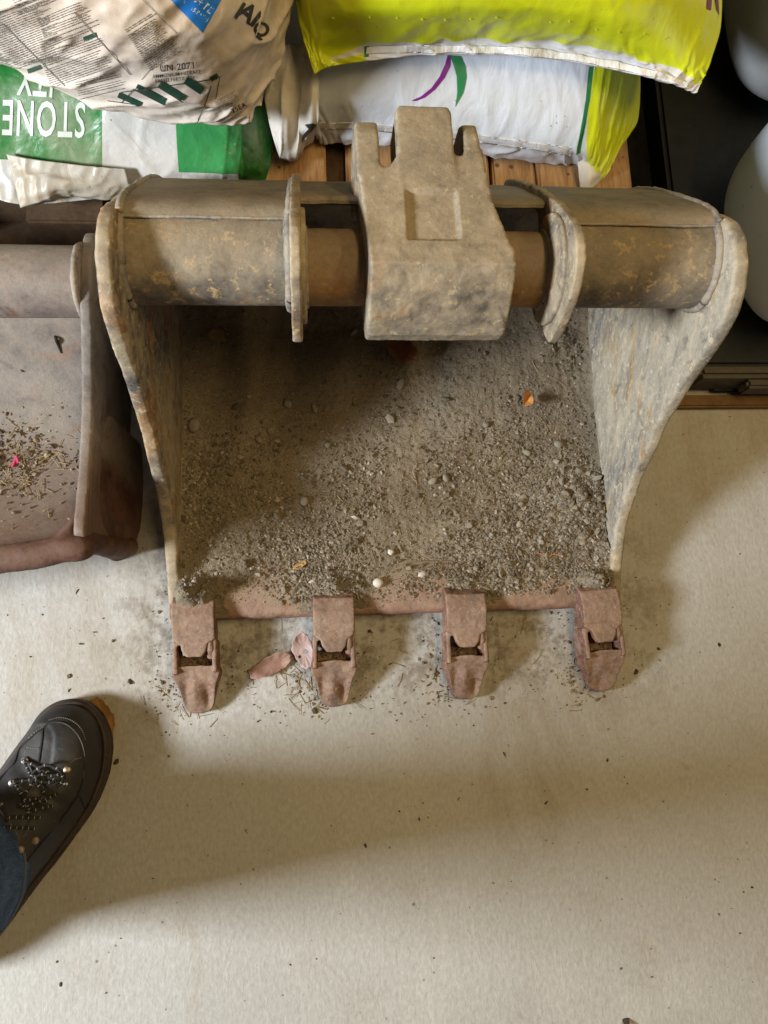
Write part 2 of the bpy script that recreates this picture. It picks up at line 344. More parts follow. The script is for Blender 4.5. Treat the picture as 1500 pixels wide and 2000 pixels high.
# shell
PROF = np.array([(.058, .022), (.10, .018), (.16, .010), (.30, .008), (.40, .010), (.47, .024), (.53, .07), (.562, .135), (.560, .205), (.52, .273), (.46, .347), (.425, .385), (.402, .398)])
pc = resample(curve(PROF, 300), .005); npc = len(pc)
tn = np.gradient(pc, axis=0); tn /= np.linalg.norm(tn, axis=1)[:, None]; inn = np.stack([-tn[:, 1], tn[:, 0]], 1)
def shell_strip(x0, x1, end, nx, seed, rag=0.0):
    xs = np.linspace(x0, x1, nx); A = []; B = []
    k = np.linspace(0, 1, npc)
    for x in xs:
        e = end+rag*float(fbm(np.array([[x, .3, seed]]), 40, 3, seed)[0])-rag*3*math.exp(-((x-x0)/.012)**2)*0
        q = np.interp(k*e, np.arange(npc), pc[:, 0]), np.interp(k*e, np.arange(npc), pc[:, 1])
        nn = np.interp(k*e, np.arange(npc), inn[:, 0]), np.interp(k*e, np.arange(npc), inn[:, 1])
        t = .0045*np.clip((1-k)*npc/2.0+.35, 0, 1)
        A.append(np.stack([np.full(npc, x), q[0]+nn[0]*t, q[1]+nn[1]*t], 1)); B.append(np.stack([np.full(npc, x), q[0]-nn[0]*t, q[1]-nn[1]*t], 1))
    V = np.concatenate(A+B); n = nx*npc
    F = grid_faces(nx, npc, 0, True)+grid_faces(nx, npc, n, False)
    for i in range(nx-1): F += [(i*npc, (i+1)*npc, n+(i+1)*npc, n+i*npc), (i*npc+npc-1, n+i*npc+npc-1, n+(i+1)*npc+npc-1, (i+1)*npc+npc-1)]
    for j in range(npc-1): F += [(j, n+j, n+j+1, j+1), ((nx-1)*npc+j, (nx-1)*npc+j+1, n+(nx-1)*npc+j+1, n+(nx-1)*npc+j)]
    V[:, 1:] += (.0006*fbm(V, 40, 3, seed))[:, None]
    return V, F
EL, ER = -.008, .245            # lifting ears
eMid = float(np.interp(.374, pc[npc//2:, 1], np.arange(npc//2, npc)))
V, F = join([shell_strip(XL+.014, EL, npc-1, 24, 1), shell_strip(EL+.001, ER-.001, eMid, 60, 2, 2.0), shell_strip(ER, XR-.014, npc-1, 22, 3)])
obj('shell', V, F, S_SHELL, bucket)
# cross tube in three lengths
CY, CZ = .389, .352
obj('cross_tube', *lathe_x(XL+.012, EL-.004, CY, CZ, .046, seed=1), S_TUBE, bucket)
obj('cross_tube', *lathe_x(ER+.004, XR-.012, CY, CZ, .046, seed=2), S_TUBE, bucket)
obj('hanger_pin', *lathe_x(EL-.002, ER+.002, .3785, CZ, .0365, seed=3), S_PIN, bucket)
# weld beads round the tubes and along the seams
def bead(pts, r, seed, seg=8):
    p = resample(np.asarray(pts, float), .0022); rr = r*(1+.28*fbm(p, 110, 3, seed)+.03*np.sin(np.arange(len(p))*1.9)); p = p+.0007*np.stack([fbm(p, 60, 2, seed+k) for k in range(3)], 1)
    return tube_path(p, rr, seg)
def ring(x, cy, cz, r, a0, a1): a = np.radians(np.linspace(a0, a1, 90)); return np.stack([np.full(90, x), cy+r*np.cos(a), cz+r*np.sin(a)], 1)
B = [bead(ring(XL+PT+.001, CY, CZ, .0465, 60, 300), .0042, 1), bead(ring(XR-PT-.001, CY, CZ, .0465, 60, 300), .0045, 2),
     bead(ring(EL-.006, CY, CZ, .0475, 60, 300), .0052, 3), bead(ring(ER+.006, CY, CZ, .0465, 60, 300), .004, 4)]
sl = pc[npc//2:]; sl = sl[sl[:, 1] > .2]
for x, r, s in ((XL+PT+.001, .004, 5), (XR-PT-.001, .0030, 6), (EL-.004, .0045, 7), (ER+.005, .003, 8)):
    B.append(bead(np.c_[np.full(len(sl), x), sl[:, 0]+.003, sl[:, 1]+.003], r, s))
low = pc[:int(npc*.5)]
B.append(bead(np.c_[np.full(len(low), XR-PT-.002), low[:, 0], low[:, 1]+.008], .007, 9)); B.append(bead(np.c_[np.full(len(low), XL+PT+.002), low[:, 0], low[:, 1]+.006], .006, 10))
for x0, x1, s in ((XL+PT, EL-.004, 11), (ER+.004, XR-PT, 12)):
    xs = np.linspace(x0, x1, 60); B.append(bead(np.c_[xs, np.full(60, .4022), np.full(60, .3985)], .0016, s, 6))
for V, F in B: obj('weld_bead', V, F, S_WELD, bucket, sharp=None)
# lifting ears
EAR = [(.302, .352), (.309, .388), (.320, .420), (.334, .437), (.352, .443), (.372, .440), (.396, .424), (.425, .398), (.47, .352), (.52, .291), (.553, .245), (.552, .232), (.535, .24), (.50, .285), (.455, .338), (.43, .345), (.405, .316), (.372, .312), (.345, .318), (.322, .332), (.308, .342)]
EARP = ccurve(EAR, 160)
for k, x in enumerate((EL, ER)):
    V, F = plate(EARP, x-.0048, x+.0048, .0022, .0030, .0012, seed=50+k)
    o = obj('hanger_ear', V, F, S_PLATE, bucket)
    # thick boss on the inner face, round the pin
    a = np.radians(np.linspace(0, 360, 90, endpoint=False)); rr = .0525+.004*np.cos(a-2.4)
    bp = np.c_[.3785+rr*np.cos(a)-.006, .366+rr*np.sin(a)*1.05]
    bp = bp[(bp[:, 0]+bp[:, 1] < .823)]
    s = 1 if k == 0 else -1
    V, F = plate(bp, min(x+s*.0, x+s*.0095), max(x+s*.0, x+s*.0095), .0030, .003, .0010, seed=60+k, inset_rings=7)
    obj('ear_boss', V, F, S_PLATE, bucket)
    if k == 0: V, F = join([bead(ring(x+s*.009, .3785, CZ, .037, 0, 360), .0025, 70)])
    else: V, F = join([bead(ring(x+s*.009, .3785, CZ, .037, 0, 360), .0025, 71)])
    obj('boss_weld', V, F, S_WELD, o, sharp=None)
# coupler casting clasping the pin
cx = .123
hub = [(.318, .326), (.308, .340), (.306, .357), (.314, .380), (.329, .403), (.346, .416), (.366, .418), (.392, .385), (.44, .362), (.455, .34), (.445, .318), (.41, .300), (.36, .300)]
parts = [prism(hub, .058, .193)]
def topz(x, y): return .4185-.10*max(0, y-.36)
parts.append(zprism([(.0582, .348), (.1925, .348), (.1885, .372), (.1765, .415), (.173, .452), (.1715, .474), (.154, .474), (.151, .466), (.145, .466), (.087, .462), (.081, .452), (.0745, .452), (.071, .460), (.051, .474), (.0525, .43), (.055, .40)], lambda x, y: topz(x, y)-.06, topz))
parts.append(zprism([(.0885, .43), (.1435, .43), (.1435, .512), (.140, .519), (.092, .519), (.0885, .512)], lambda x, y: topz(x, y)-.05, lambda x, y: topz(x, y)+.004*sm(.44, .48, np.array(y))))
for x0, x1 in ((.0495, .0725), (.1535, .1690)):
    parts.append(prism([(.44, .4105), (.490, .406), (.506, .398), (.515, .383), (.515, .35), (.485, .325), (.45, .32)], x0, x1))
V, F, N = remesh(parts, .0017, 8)
rx, ry = V[:, 0], V[:, 1]
rec = sm(.0935, .0965, rx)*sm(.1435, .1405, rx)*sm(.372, .375, ry)*sm(.4270, .4240, ry)*sm(.6, .9, N[:, 2])
V = V-N*(rec*.0042)[:, None]
V = V+N*(.0008*fbm(V, 28, 3, 4)+.0008*fbm(V, 110, 3, 5)*sm(.40, .33, ry)+.0002*fbm(V, 240, 2, 6))[:, None]
o = obj('coupler_casting', V, F, S_CAST, bucket, sharp=None)
# cutting edge
lp = [(.057, .020), (.060, .034), (.075, .0385), (.118, .036), (.128, .028), (.12, .014), (.066, .010)]
V, F = plate(ccurve(lp, 60), XL+.002, XR-.002, .003, .003, 0); xs = np.unique(V[:, 0])
nx = 110; ring_ = ccurve(lp, 44); X = np.linspace(XL+.002, XR-.002, nx)
V = np.concatenate([np.c_[np.full(44, q), ring_] for q in X]); V[:, 1:] += .0012*np.stack([fbm(V, 22, 4, 3), fbm(V, 30, 4, 4)], 1)
F = grid_faces(nx, 44, wrap=True, flip=True)+[tuple(range(44)), tuple(range((nx-1)*44, nx*44))[::-1]]; V, F = fix_normals(V, F)
obj('cutting_edge', V, F, S_EDGE, bucket)
# teeth: adapter with the worn point pushed over its nose
TX = [-.149, .0285, .2015, .3835]
for i, tx in enumerate(TX):
    r = np.random.default_rng(i+3); rot = (.03, -.01, .0, .06)[i]
    body = [prism([(.034, .020), (.036, .0545), (.060, .0585), (.078, .0535), (.088, .040), (.088, .018)], -.0265, .0265),
            zprism([(-.0265, .045), (-.026, .031), (-.017, .025), (-.0150, .017), (-.0095, .0095), (.0095, .0095), (.0150, .017), (.017, .025), (.026, .031), (.0265, .045)], .014, lambda x, y: .053+.0*y)]
    V, F, N = remesh(body, .0013, 5)
    V = V+N*(.0012*fbm(V+i, 45, 3, i)+.0004*fbm(V+i, 200, 2, i+9))[:, None]
    def put(V): c_, s_ = math.cos(rot), math.sin(rot); q = V.copy(); q[:, 0] = V[:, 0]*c_-(V[:, 1]-.06)*s_+tx; q[:, 1] = .06+V[:, 0]*s_+(V[:, 1]-.06)*c_; return q
    ad = obj('tooth_adapter', put(V), F, S_TOOTH, bucket, sharp=None)
    w0, w1 = .0268, .0198
    ln = -.062+(.0, .001, .003, .006)[i]
    out = [(-w0, -.004), (-w1-.003, -.03), (-w1, ln+.020), (-.0165, ln+.0075), (-.008, ln+.001), (.008, ln+.001), (.0165, ln+.0075), (w1, ln+.020), (w1+.003, -.03), (w0, -.004)]
    tz = lambda x, y: .0455+.25*min(0, y-.004)-.25*max(0, -(y+.02))+0 if y > -.05 else .0455-.013-.008-.0035*0+.35*(y+.05)
    V1 = zprism(ccurve(out, 48).tolist(), .004, lambda x, y: .013+.033*float(sm(ln-.012, .006, y)))
    ears = []
    for s in (-1, 1):
        a, b = sorted((s*.0275, s*.0215)); ears.append(box(a, b, -.01, .030, .006, .049))
        a, b = sorted((s*.0275, s*.0165)); ears.append(box(a, b, .0245, .031, .02, .049))
    ears.append(box(-.026, .026, -.005, .012, .006, .020))
    V, F, N = remesh([V1]+ears, .0012, 5)
    dx, dy = V[:, 0], V[:, 1]; upn = np.clip(N[:, 2], 0, 1)
    s2 = (1, 1, 1, -.3)[i]
    dent = .007*np.exp(-((dx-.013*s2)/.006)**2-((dy+.040)/.014)**2)-.003*np.exp(-((dx+.003)/.006)**2-((dy+.034)/.02)**2)+.003*np.exp(-((dx+.015)/.005)**2-((dy+.035)/.018)**2)
    V = V-np.stack([0*dent, 0*dent, dent*upn], 1)
    V = V+N*(.0013*fbm(V+i*3, 50, 3, i)+.0004*fbm(V+i, 190, 2, i+9))[:, None]
    V[:, 2] = np.maximum(V[:, 2], .001)
    tp = obj('tooth_point', put(V), F, S_TOOTH, ad, sharp=None)
    pv, pf, pn = remesh([tube_path([(.0205-.001, .008, .040), (.0195, .018, .046), (.019, .029, .047)], [.005, .0058, .005], 12)], .0011, 3)
    obj('tooth_pin', put(pv), pf, S_TOOTH, ad, sharp=None)

# ============================================================= dirt in the bucket
ip = pc+inn*.0045; io = np.argsort(ip[:npc//2, 0])
def shell_z(y): return np.interp(y, ip[:npc//2, 0][io], ip[:npc//2, 1][io])
def gpx(u, v, z=.03): return P(u, v, z)[:2]
G = [(gpx(1120, 975), .045, .026), (gpx(1165, 1080), .03, .014), (gpx(385, 1170), .022, .020), (gpx(390, 950), .05, .006), (gpx(1000, 1090), .06, .008), (gpx(640, 1150), .035, .008), (gpx(560, 800), .06, .005), (gpx(1100, 700), .05, .012), (gpx(720, 1090), .06, .006)]
def dirt_z(x, y):
    p = np.stack([x, y, 0*x], -1)
    t = .010+.007*fbm(p, 7, 3, 1)+.0034*fbm(p, 26, 4, 2)+.0016*np.abs(fbm(p, 70, 3, 3))+.0011*fbm(p, 190, 3, 4)
    for (g, r, h) in G: t = t+h*np.exp(-((x-g[0])**2+(y-g[1])**2)/(r*r))*(.6+.9*np.abs(fbm(p, 38, 3, 6)))
    t = t+.008*np.exp(-(x-XL-PT)/.015)+.006*np.exp(-(XR-PT-x)/.012)
    for k, tx in enumerate(TX): t = t+.012*np.exp(-((x-tx)/.026)**2-((y-.094)/.012)**2)+(.026*np.exp(-((x-tx)/.020)**2-((y-.089)/.010)**2)*(.5+np.abs(fbm(p, 60, 3, 12))*1.6) if k in (0, 3) else 0)
    yf = .058+.032*np.exp(-((x+.072)/.034)**4)+.024*np.exp(-((x-.136)/.026)**4)+.014*np.exp(-((x-.30)/.038)**4)+.020*fbm(p, 26, 4, 8)
    t = t-sm(yf+.008, yf-.010, y)*.034
    return np.maximum(shell_z(y), .024)*1.0+t
def surf_z(x, y): return np.maximum(dirt_z(x, y), np.where((y > .061) & (y < .122), .0378-.9*np.maximum(0, .072-y), 0))
NX, NY = 420, 330
xs = np.linspace(XL+PT-.003, XR-PT+.003, NX); ys = np.linspace(.50, .058, NY)
gx, gy = np.meshgrid(xs, ys); gz = dirt_z(gx, gy)
m = Mat('dry_dirt'); a = m.noise(7, 5, .6); b = m.noise(60, 6, .7); f = m.noise(500, 4, .7); g = m.noise(170, 4, .7)
c = m.ramp(a, [(.3, (.145, .113, .076)), (.5, (.20, .162, .115)), (.72, (.285, .245, .19))])
c = m.mix(m.math('MULTIPLY', m.step(b, .5, .75), .45), c, (.31, .265, .195))
c = m.mix(.6, c, m.ramp(f, [(.28, (.4, .4, .4)), (.72, (1.5, 1.46, 1.4))]), 'MULTIPLY')
c = m.mix(m.math('MULTIPLY', m.step(m.voro(260), .2, .12), .5), c, (.42, .36, .26))
MDIRT = m.out(c, .95, m.bump(m.math('ADD', m.math('MULTIPLY', f, .5), g), .9, .002), Specular_IOR_Level=.15)
o = obj('dirt', np.stack([gx, gy, gz], -1).reshape(-1, 3), grid_faces(NY, NX), MDIRT, base=(BX, .2, 0), sharp=None)
tag(o, 'dry brown soil lying in the bottom of the open digging bucket', kind='stuff')

# ------------------------------------------------------------- gravel
ICO = bmesh.new(); bmesh.ops.create_icosphere(ICO, subdivisions=1, radius=1); ICO.verts.index_update()
IV = np.array([v.co[:] for v in ICO.verts]); IF = np.array([[v.index for v in f.verts] for f in ICO.faces]); ICO.free()
ICO = bmesh.new(); bmesh.ops.create_icosphere(ICO, subdivisions=2, radius=1); IV2 = np.array([v.co[:] for v in ICO.verts]); IF2 = np.array([[v.index for v in f.verts] for f in ICO.faces]); ICO.free()
def stone_mat(name, stops):
    m = Mat(name); at = m.n('ShaderNodeAttribute'); at.attribute_name = 'tone'; f = m.noise(700, 3, .6)
    c = m.mix(.45, m.ramp(at.outputs['Fac'], stops), m.ramp(f, [(.3, (.55, .55, .55)), (.7, (1.35, 1.33, 1.3))]), 'MULTIPLY')
    return m.out(c, .9, m.bump(f, .5, .0008), Specular_IOR_Level=.2)
def scatter(name, pts, size, mat, rng, base, sink=.25, flat=.7, label=None, elong=.35, angular=.22):
    n = len(pts); base = np.array(base)
    sc = size[:, None]*np.stack([1+elong*rng.standard_normal(n).clip(-1.5, 2), 1+elong*rng.standard_normal(n).clip(-1.5, 2), flat*(1+.2*rng.standard_normal(n))], 1).clip(.25, 3)
    q = rng.standard_normal((n, 4)); q[:, 1:3] *= .35; q /= np.linalg.norm(q, axis=1)[:, None]; w, x, y, z = q.T
    R = np.stack([np.stack([1-2*(y*y+z*z), 2*(x*y-w*z), 2*(x*z+w*y)], -1), np.stack([2*(x*y+w*z), 1-2*(x*x+z*z), 2*(y*z-w*x)], -1), np.stack([2*(x*z-w*y), 2*(y*z+w*x), 1-2*(x*x+y*y)], -1)], 1)
    loc = IV[None]*(1+angular*rng.standard_normal((n, len(IV), 1))) * sc[:, None, :]
    V = np.einsum('nij,nkj->nki', R, loc)+pts[:, None, :]; V[:, :, 2] += (size*(flat-sink*2*flat))[:, None]
    F = (IF[None]+len(IV)*np.arange(n)[:, None, None]).reshape(-1, 3)
    me = bpy.data.meshes.new(name); me.from_pydata((V.reshape(-1, 3)-base).tolist(), [], F.tolist()); me.update()
    at = me.attributes.new('tone', 'FLOAT', 'POINT'); at.data.foreach_set('value', np.repeat(rng.random(n), len(IV)).astype(np.float32))
    me.materials.append(mat); o = bpy.data.objects.new(name, me); COL.objects.link(o); o.location = Vector(base); return tag(o, label, kind='stuff')
MGRAV = stone_mat('gravel_stones', [(0, (.105, .086, .062)), (.4, (.17, .14, .10)), (.8, (.245, .21, .162)), (.97, (.33, .29, .23)), (1, (.46, .41, .33))])
n = 60000; X = RNG.uniform(XL+PT+.002, XR-PT-.002, n); Y = .49-RNG.random(n)*.415
p = np.stack([X, Y, 0*X], -1)
den = (.10+.55*sm(.0, .5, fbm(p, 14, 3, 31))+.35*sm(0, .4, fbm(p, 5, 2, 32)))*(.35+.65*sm(.34, .2, Y))
for (g, r, h) in G[:6]: den = den+.9*np.exp(-((X-g[0])**2+(Y-g[1])**2)/(r*r*2))
den = den+.45*sm(.15, .40, X)*sm(.22, .10, Y)
lipm = sm(.088, .074, Y)
keep = RNG.random(n) < den*(1-.45*lipm)*.62; X, Y = X[keep], Y[keep]; n = len(X)
size = np.exp(RNG.normal(math.log(.00115), .48, n)).clip(.0005, .0062)
size_=size
scatter('gravel', np.stack([X, Y, surf_z(X, Y)], -1), size, MGRAV, RNG, (BX, .2, 0), label='grey brown gravel crumbs strewn over the soil in the bucket')
n = 34000; X = RNG.uniform(XL+PT+.002, XR-PT-.002, n); Y = .47-RNG.random(n)*.405; p = np.stack([X, Y, 0*X], -1)
keep = RNG.random(n) < .35+.65*sm(-.3, .4, fbm(p, 20, 3, 36)); X, Y = X[keep], Y[keep]; n = len(X)
scatter('grit', np.stack([X, Y, surf_z(X, Y)], -1), np.exp(RNG.normal(math.log(.00062), .3, n)).clip(.0003, .0013), MGRAV, RNG, (BX, .2, 0), label='fine grit covering the soil surface inside the digging bucket')
print('gravel', n)
# crumbs on the floor round the teeth
n = 11500; X = RNG.uniform(-.42, .52, n); Y = RNG.normal(.0, .06, n); p = np.stack([X, Y, 0*X], -1)
den = sm(-.15, .35, fbm(p, 16, 3, 41))*.5*sm(-.24, -.15, X)*sm(.46, .39, X)*sm(-.1, -.02, Y)
for tx in TX: den = den+.8*np.exp(-((X-tx+.03)/.018)**2-((Y+.045)/.03)**2)+.3*np.exp(-((X-tx)/.05)**2-((Y+.02)/.05)**2)
den = den+.5*np.exp(-((X-.035)/.06)**2-((Y+.005)/.015)**2)+.02
keep = RNG.random(n) < den*.6; X, Y = X[keep], Y[keep]; n = len(X)
size = np.exp(RNG.normal(math.log(.0009), .5, n)).clip(.0004, .004)
MCRUMB = stone_mat('crumbs', [(0, (.07, .05, .035)), (.4, (.15, .115, .075)), (.75, (.24, .19, .125)), (1, (.4, .32, .22))])
scatter('dirt_crumbs', np.stack([X, Y, 0*X], -1), size, MCRUMB, RNG, (.1, 0, 0), label='loose dirt crumbs on the concrete round the bucket teeth')
n = 260; X = RNG.uniform(-.5, .75, n); Y = RNG.uniform(-.5, .35, n); size = np.exp(RNG.normal(math.log(.0010), .55, n)).clip(.0005, .0042)
scatter('floor_specks', np.stack([X, Y, 0*X], -1), size, stone_mat('specks', [(0, (.03, .025, .02)), (.6, (.12, .09, .06)), (1, (.4, .35, .28))]), RNG, (.1, -.1, 0), flat=.35, elong=.6, label='small dark specks of debris scattered over the open concrete floor')
n = 260; k_ = RNG.integers(0, 4, n); X = np.array(TX)[k_]+RNG.uniform(-.019, .019, n); Y = RNG.uniform(-.004, .013, n)
scatter('packed_crumbs', np.stack([X, Y, np.full(n, .0205)], -1), np.exp(RNG.normal(math.log(.0011), .4, n)).clip(.0005, .0028), MCRUMB, RNG, (.1, 0, .02), label='dirt crumbs packed in the slots of the bucket teeth')
# straws
def straws(name, n, area_fn, zf, mat, lmin, lmax, rad, label, base, rng):
    P_ = []
    for k in range(n):
        x, y = area_fn(rng); a = rng.uniform(0, 6.28); l = rng.uniform(lmin, lmax); bd = rng.normal(0, .12)
        t = np.linspace(-.5, .5, 6); px_ = x+l*t*math.cos(a)-bd*l*(t*t)*math.sin(a); py_ = y+l*t*math.sin(a)+bd*l*(t*t)*math.cos(a)
        pz = zf(px_, py_)+rad*1.2+rng.uniform(0, .002)*(t+.5); P_.append(tube_path(np.stack([px_, py_, pz], 1), rad*rng.uniform(.6, 1.3), 4))
    V, F = join(P_); o = obj(name, V, F, mat, base=base); return tag(o, label, kind='stuff')
def simple(name, c1, c2, sc=60, rough=.7, bump=.4, spec=.3, dist=.001):
    m = Mat(name); a = m.noise(sc, 5, .65); b = m.noise(sc*6, 3, .6)
    c = m.ramp(m.math('ADD', m.math('MULTIPLY', a, .7), m.math('MULTIPLY', b, .3)), [(.35, c1), (.65, c2)]); return m.out(c, rough, m.bump(m.math('ADD', a, m.math('MULTIPLY', b, .5)), bump, dist), Specular_IOR_Level=spec)
MSTRAW = simple('straw', (.18, .12, .05), (.42, .32, .16), 200)
def tooth_area(rng):
    k = rng.integers(0, 7)
    if k < 4: return TX[k]-.02+rng.normal(0, .02), -.05+rng.normal(0, .015)
    if k < 6: return .0+rng.normal(.0, .03)-.03, -.022+rng.normal(0, .01)
    return rng.uniform(-.15, .4), rng.uniform(-.05, .05)
straws('straw_bits', 130, tooth_area, lambda x, y: 0*x, MSTRAW, .005, .022, .0004, 'dry straw bits on the floor among the bucket teeth', (.1, 0, 0), RNG)
straws('dry_stalks', 46, lambda r: (r.uniform(-.14, .39), r.uniform(.08, .42)), dirt_z, MSTRAW, .008, .03, .0005, 'thin dry stalks lying on the soil in the bucket', (BX, .2, 0), RNG)
# ============================================================= neighbouring grading bucket
S_NB = steel('grey_grading_bucket', (.095, .082, .074), (.17, .142, .122), (.25, .212, .175), (.20, .10, .055), (.42, .36, .28), .5, .3, .35, seed=23, rough=.6, zone=(1, .01, -.15, (.135, .08, .055)))
S_RUST = steel('dark_red_rust', (.05, .024, .017), (.095, .042, .028), (.17, .10, .068), (.15, .055, .022), (.26, .19, .12), .55, .3, .3, seed=29)
S_CUT = steel('side_cutter_rust', (.05, .024, .017), (.095, .042, .028), (.16, .095, .06), (.15, .055, .022), (.26, .19, .12), .5, .3, .2, seed=33, zone=(1, -.09, -.03, (.19, .15, .11)))
S_NBT = steel('grading_bucket_tube', (.085, .07, .068), (.165, .135, .12), (.27, .225, .185), (.26, .12, .06), (.4, .33, .26), .35, .2, .6, seed=31, rough=.6)
nbk = thing('grading_bucket', 'grey grading bucket with rusty lip beside the toothed bucket at left edge', 'excavator bucket', (-.55, .3, 0))
NX0 = -1.05; NPX = -.25
npf = [(.136, .186), (.150, .199), (.199, .192), (.24, .187), (.29, .186), (.34, .192), (.377, .2), (.427, .211), (.46, .212), (.489, .206), (.506, .192), (.512, .15), (.48, .06), (.44, .012), (.40, .002), (.18, .002), (.150, .015), (.138, .06), (.132, .15)]
V, F = plate(curve(npf, 140), NPX-.007, NPX+.007, .004, .004, .0012, seed=81); obj('side_plate', V, F, S_NB, nbk)
V = []; lev = np.linspace(0, 1, 26)
for k in lev:                                                       # wrap-round wear shoe, flaring out towards the floor
    z = .002+.172*k; fl = .020*(1-k)**1.0+.004; yb = .310-.03*sm(.6, 1, np.array(k)); q = curve([(NPX-.004, yb), (NPX+fl*.75, yb-.004), (NPX+fl, yb-.03), (NPX+fl, .215), (NPX+fl*.92, .183), (NPX+fl*.60, .158+.004*k), (NPX+.001, .143), (NPX-.012, .140), (NPX-.014, .155)], 60)
    V.append(np.c_[q, np.full(60, z)])
n = 60; V = np.concatenate(V); V[:, :2] += .0012*np.stack([fbm(V, 22, 3, 5), fbm(V, 30, 3, 6)], 1); F = grid_faces(26, n, wrap=True)+[tuple(range(n)), tuple(range(25*n, 26*n))]; V, F = fix_normals(V, F)
obj('side_cutter', V, F, S_CUT, nbk)
V, F = plate(npf, NX0-.014, NX0, .004, .006, .0012, seed=83); obj('side_plate', V, F, S_NB, nbk)
xs = np.linspace(NX0, NPX-.006, 90); A = []
lipy = lambda x: .131+(x-NPX)*.135*sm(-.25, -.30, np.array(x))
for x in xs:
    q = curve([(float(lipy(x)), .192), (float(lipy(x))+.03, .158), (.20, .128), (.27, .115), (.33, .128), (.375, .152), (.405, .178)], 60); A.append(np.c_[np.full(60, x), q])
V = np.concatenate(A); V[:, 2] += .0022*fbm(V, 9, 4, 3)+.0006*fbm(V, 60, 3, 4); B_ = V.copy(); B_[:, 2] -= .008; n = len(V)
obj('shell', np.r_[V, B_], grid_faces(90, 60, flip=True)+grid_faces(90, 60, n), S_NB, nbk)
V2 = np.concatenate([np.c_[np.full(40, x), curve([(float(lipy(x))+.008, .186), (float(lipy(x))+.014, .14), (.165, .03), (.2, .004), (.40, .004), (.45, .03), (.49, .1)], 40)] for x in np.linspace(NX0, NPX-.006, 30)])
obj('outer_shell', V2, grid_faces(30, 40), S_RUST, nbk)
lx = np.linspace(NX0, NPX+.013, 120); lp_ = np.c_[lx, lipy(lx), np.full(120, .187)]; lp_[:, 1:] += .0006*np.stack([fbm(lp_, 25, 3, 1), fbm(lp_, 30, 3, 2)], 1)
ly = float(lipy(NPX)); fil = [(NPX-.034, float(lipy(NPX-.034)), .189), (NPX-.022, ly+.012, .190), (NPX-.012, ly+.024, .191), (NPX-.004, ly+.036, .191)]
V, F, N = remesh([tube_path(lp_, np.interp(lx, [NPX-.05, NPX-.005, NPX+.004, NPX+.013], [.0158, .0155, .0145, .008]), 18), tube_path(curve(fil, 20), np.linspace(.0075, .005, 20), 14), tube_path([(NPX-.004, ly+.005, .186), (NPX+.004, ly+.008, .165), (NPX+.008, ly+.012, .11), (NPX+.011, ly+.018, .05), (NPX+.013, ly+.026, .016)], [.0125, .0135, .0135, .013, .012], 16)], .0028, 8)
V = V+N*(.0011*fbm(V, 45, 3, 2)+.0004*fbm(V, 140, 2, 5))[:, None]; obj('lip', V, F, S_RUST, nbk, sharp=None)
V, F = lathe_x(NX0, NPX-.005, .447, .183, .042, seed=7); obj('cross_tube', V, F, S_NBT, nbk)
V, F = bead(ring(NPX-.009, .447, .183, .042, 0, 360), .004, 91); obj('weld_bead', V, F, S_WELD, nbk, sharp=None)
nbv = BVHTree.FromPolygons([Vector(v) for v in np.concatenate(A)], grid_faces(90, 60))
def nb_z(x, y):
    x = np.atleast_1d(x); y = np.atleast_1d(y); o_ = []
    for a, b in zip(x, y):
        h = nbv.ray_cast(Vector((a, b, .6)), Vector((0, 0, -1))); o_.append(h[0].z if h[0] else .13)
    return np.array(o_)
n = 1700; X = RNG.uniform(-.43, -.27, n); Y = RNG.normal(.245, .035, n); p = np.stack([X, Y, 0*X], -1)
keep = (RNG.random(n) < .1+.9*sm(-.1, .35, fbm(p, 18, 3, 51))) & (Y > .16) & (Y < .36); X, Y = X[keep], Y[keep]
scatter('dirt_litter', np.stack([X, Y, nb_z(X, Y)], -1), np.exp(RNG.normal(math.log(.0010), .45, len(X))).clip(.0005, .0035), MCRUMB, RNG, (-.35, .25, .12), label='dirt crumbs and chaff lying in the grading bucket', elong=.6)
straws('chaff', 90, lambda r: (r.uniform(-.43, -.27), float(np.clip(r.normal(.245, .03), .17, .34))), lambda x, y: nb_z(x, y), MSTRAW, .005, .02, .00045, 'dry chaff and stalk bits lying in the grading bucket', (-.35, .25, .12), RNG)

# ============================================================= timber pallet under the sacks
mw = Mat('pallet_wood'); v = mw.vec((14, 1.6, 14)); g = mw.noise(6, 6, .6, v, 1.2); k = mw.noise(5, 4, .6); f = mw.noise(90, 4, .6, mw.vec((4, .5, 4)))
oi = mw.n('ShaderNodeObjectInfo')
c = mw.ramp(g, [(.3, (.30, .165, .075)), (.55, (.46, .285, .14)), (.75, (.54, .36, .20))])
c = mw.mix(.5, c, mw.ramp(oi.outputs['Random'], [(0, (.62, .56, .5)), (1, (1.15, 1.1, 1.05))]), 'MULTIPLY')
c = mw.mix(mw.math('MULTIPLY', mw.step(k, .55, .75), .6), c, (.20, .115, .055)); c = mw.mix(.4, c, mw.ramp(f, [(.3, (.5, .5, .5)), (.7, (1.3, 1.3, 1.3))]), 'MULTIPLY')
c = mw.mix(mw.math('MULTIPLY', mw.step(mw.voro(42), .16, .10), .85), c, (.09, .045, .025))
MWOOD = mw.out(c, .75, mw.bump(mw.math('ADD', g, f), .5, .001))
pal = thing('wooden_pallet', 'rough sawn timber pallet under the stacked sacks', 'pallet', (-.1, .95, 0))
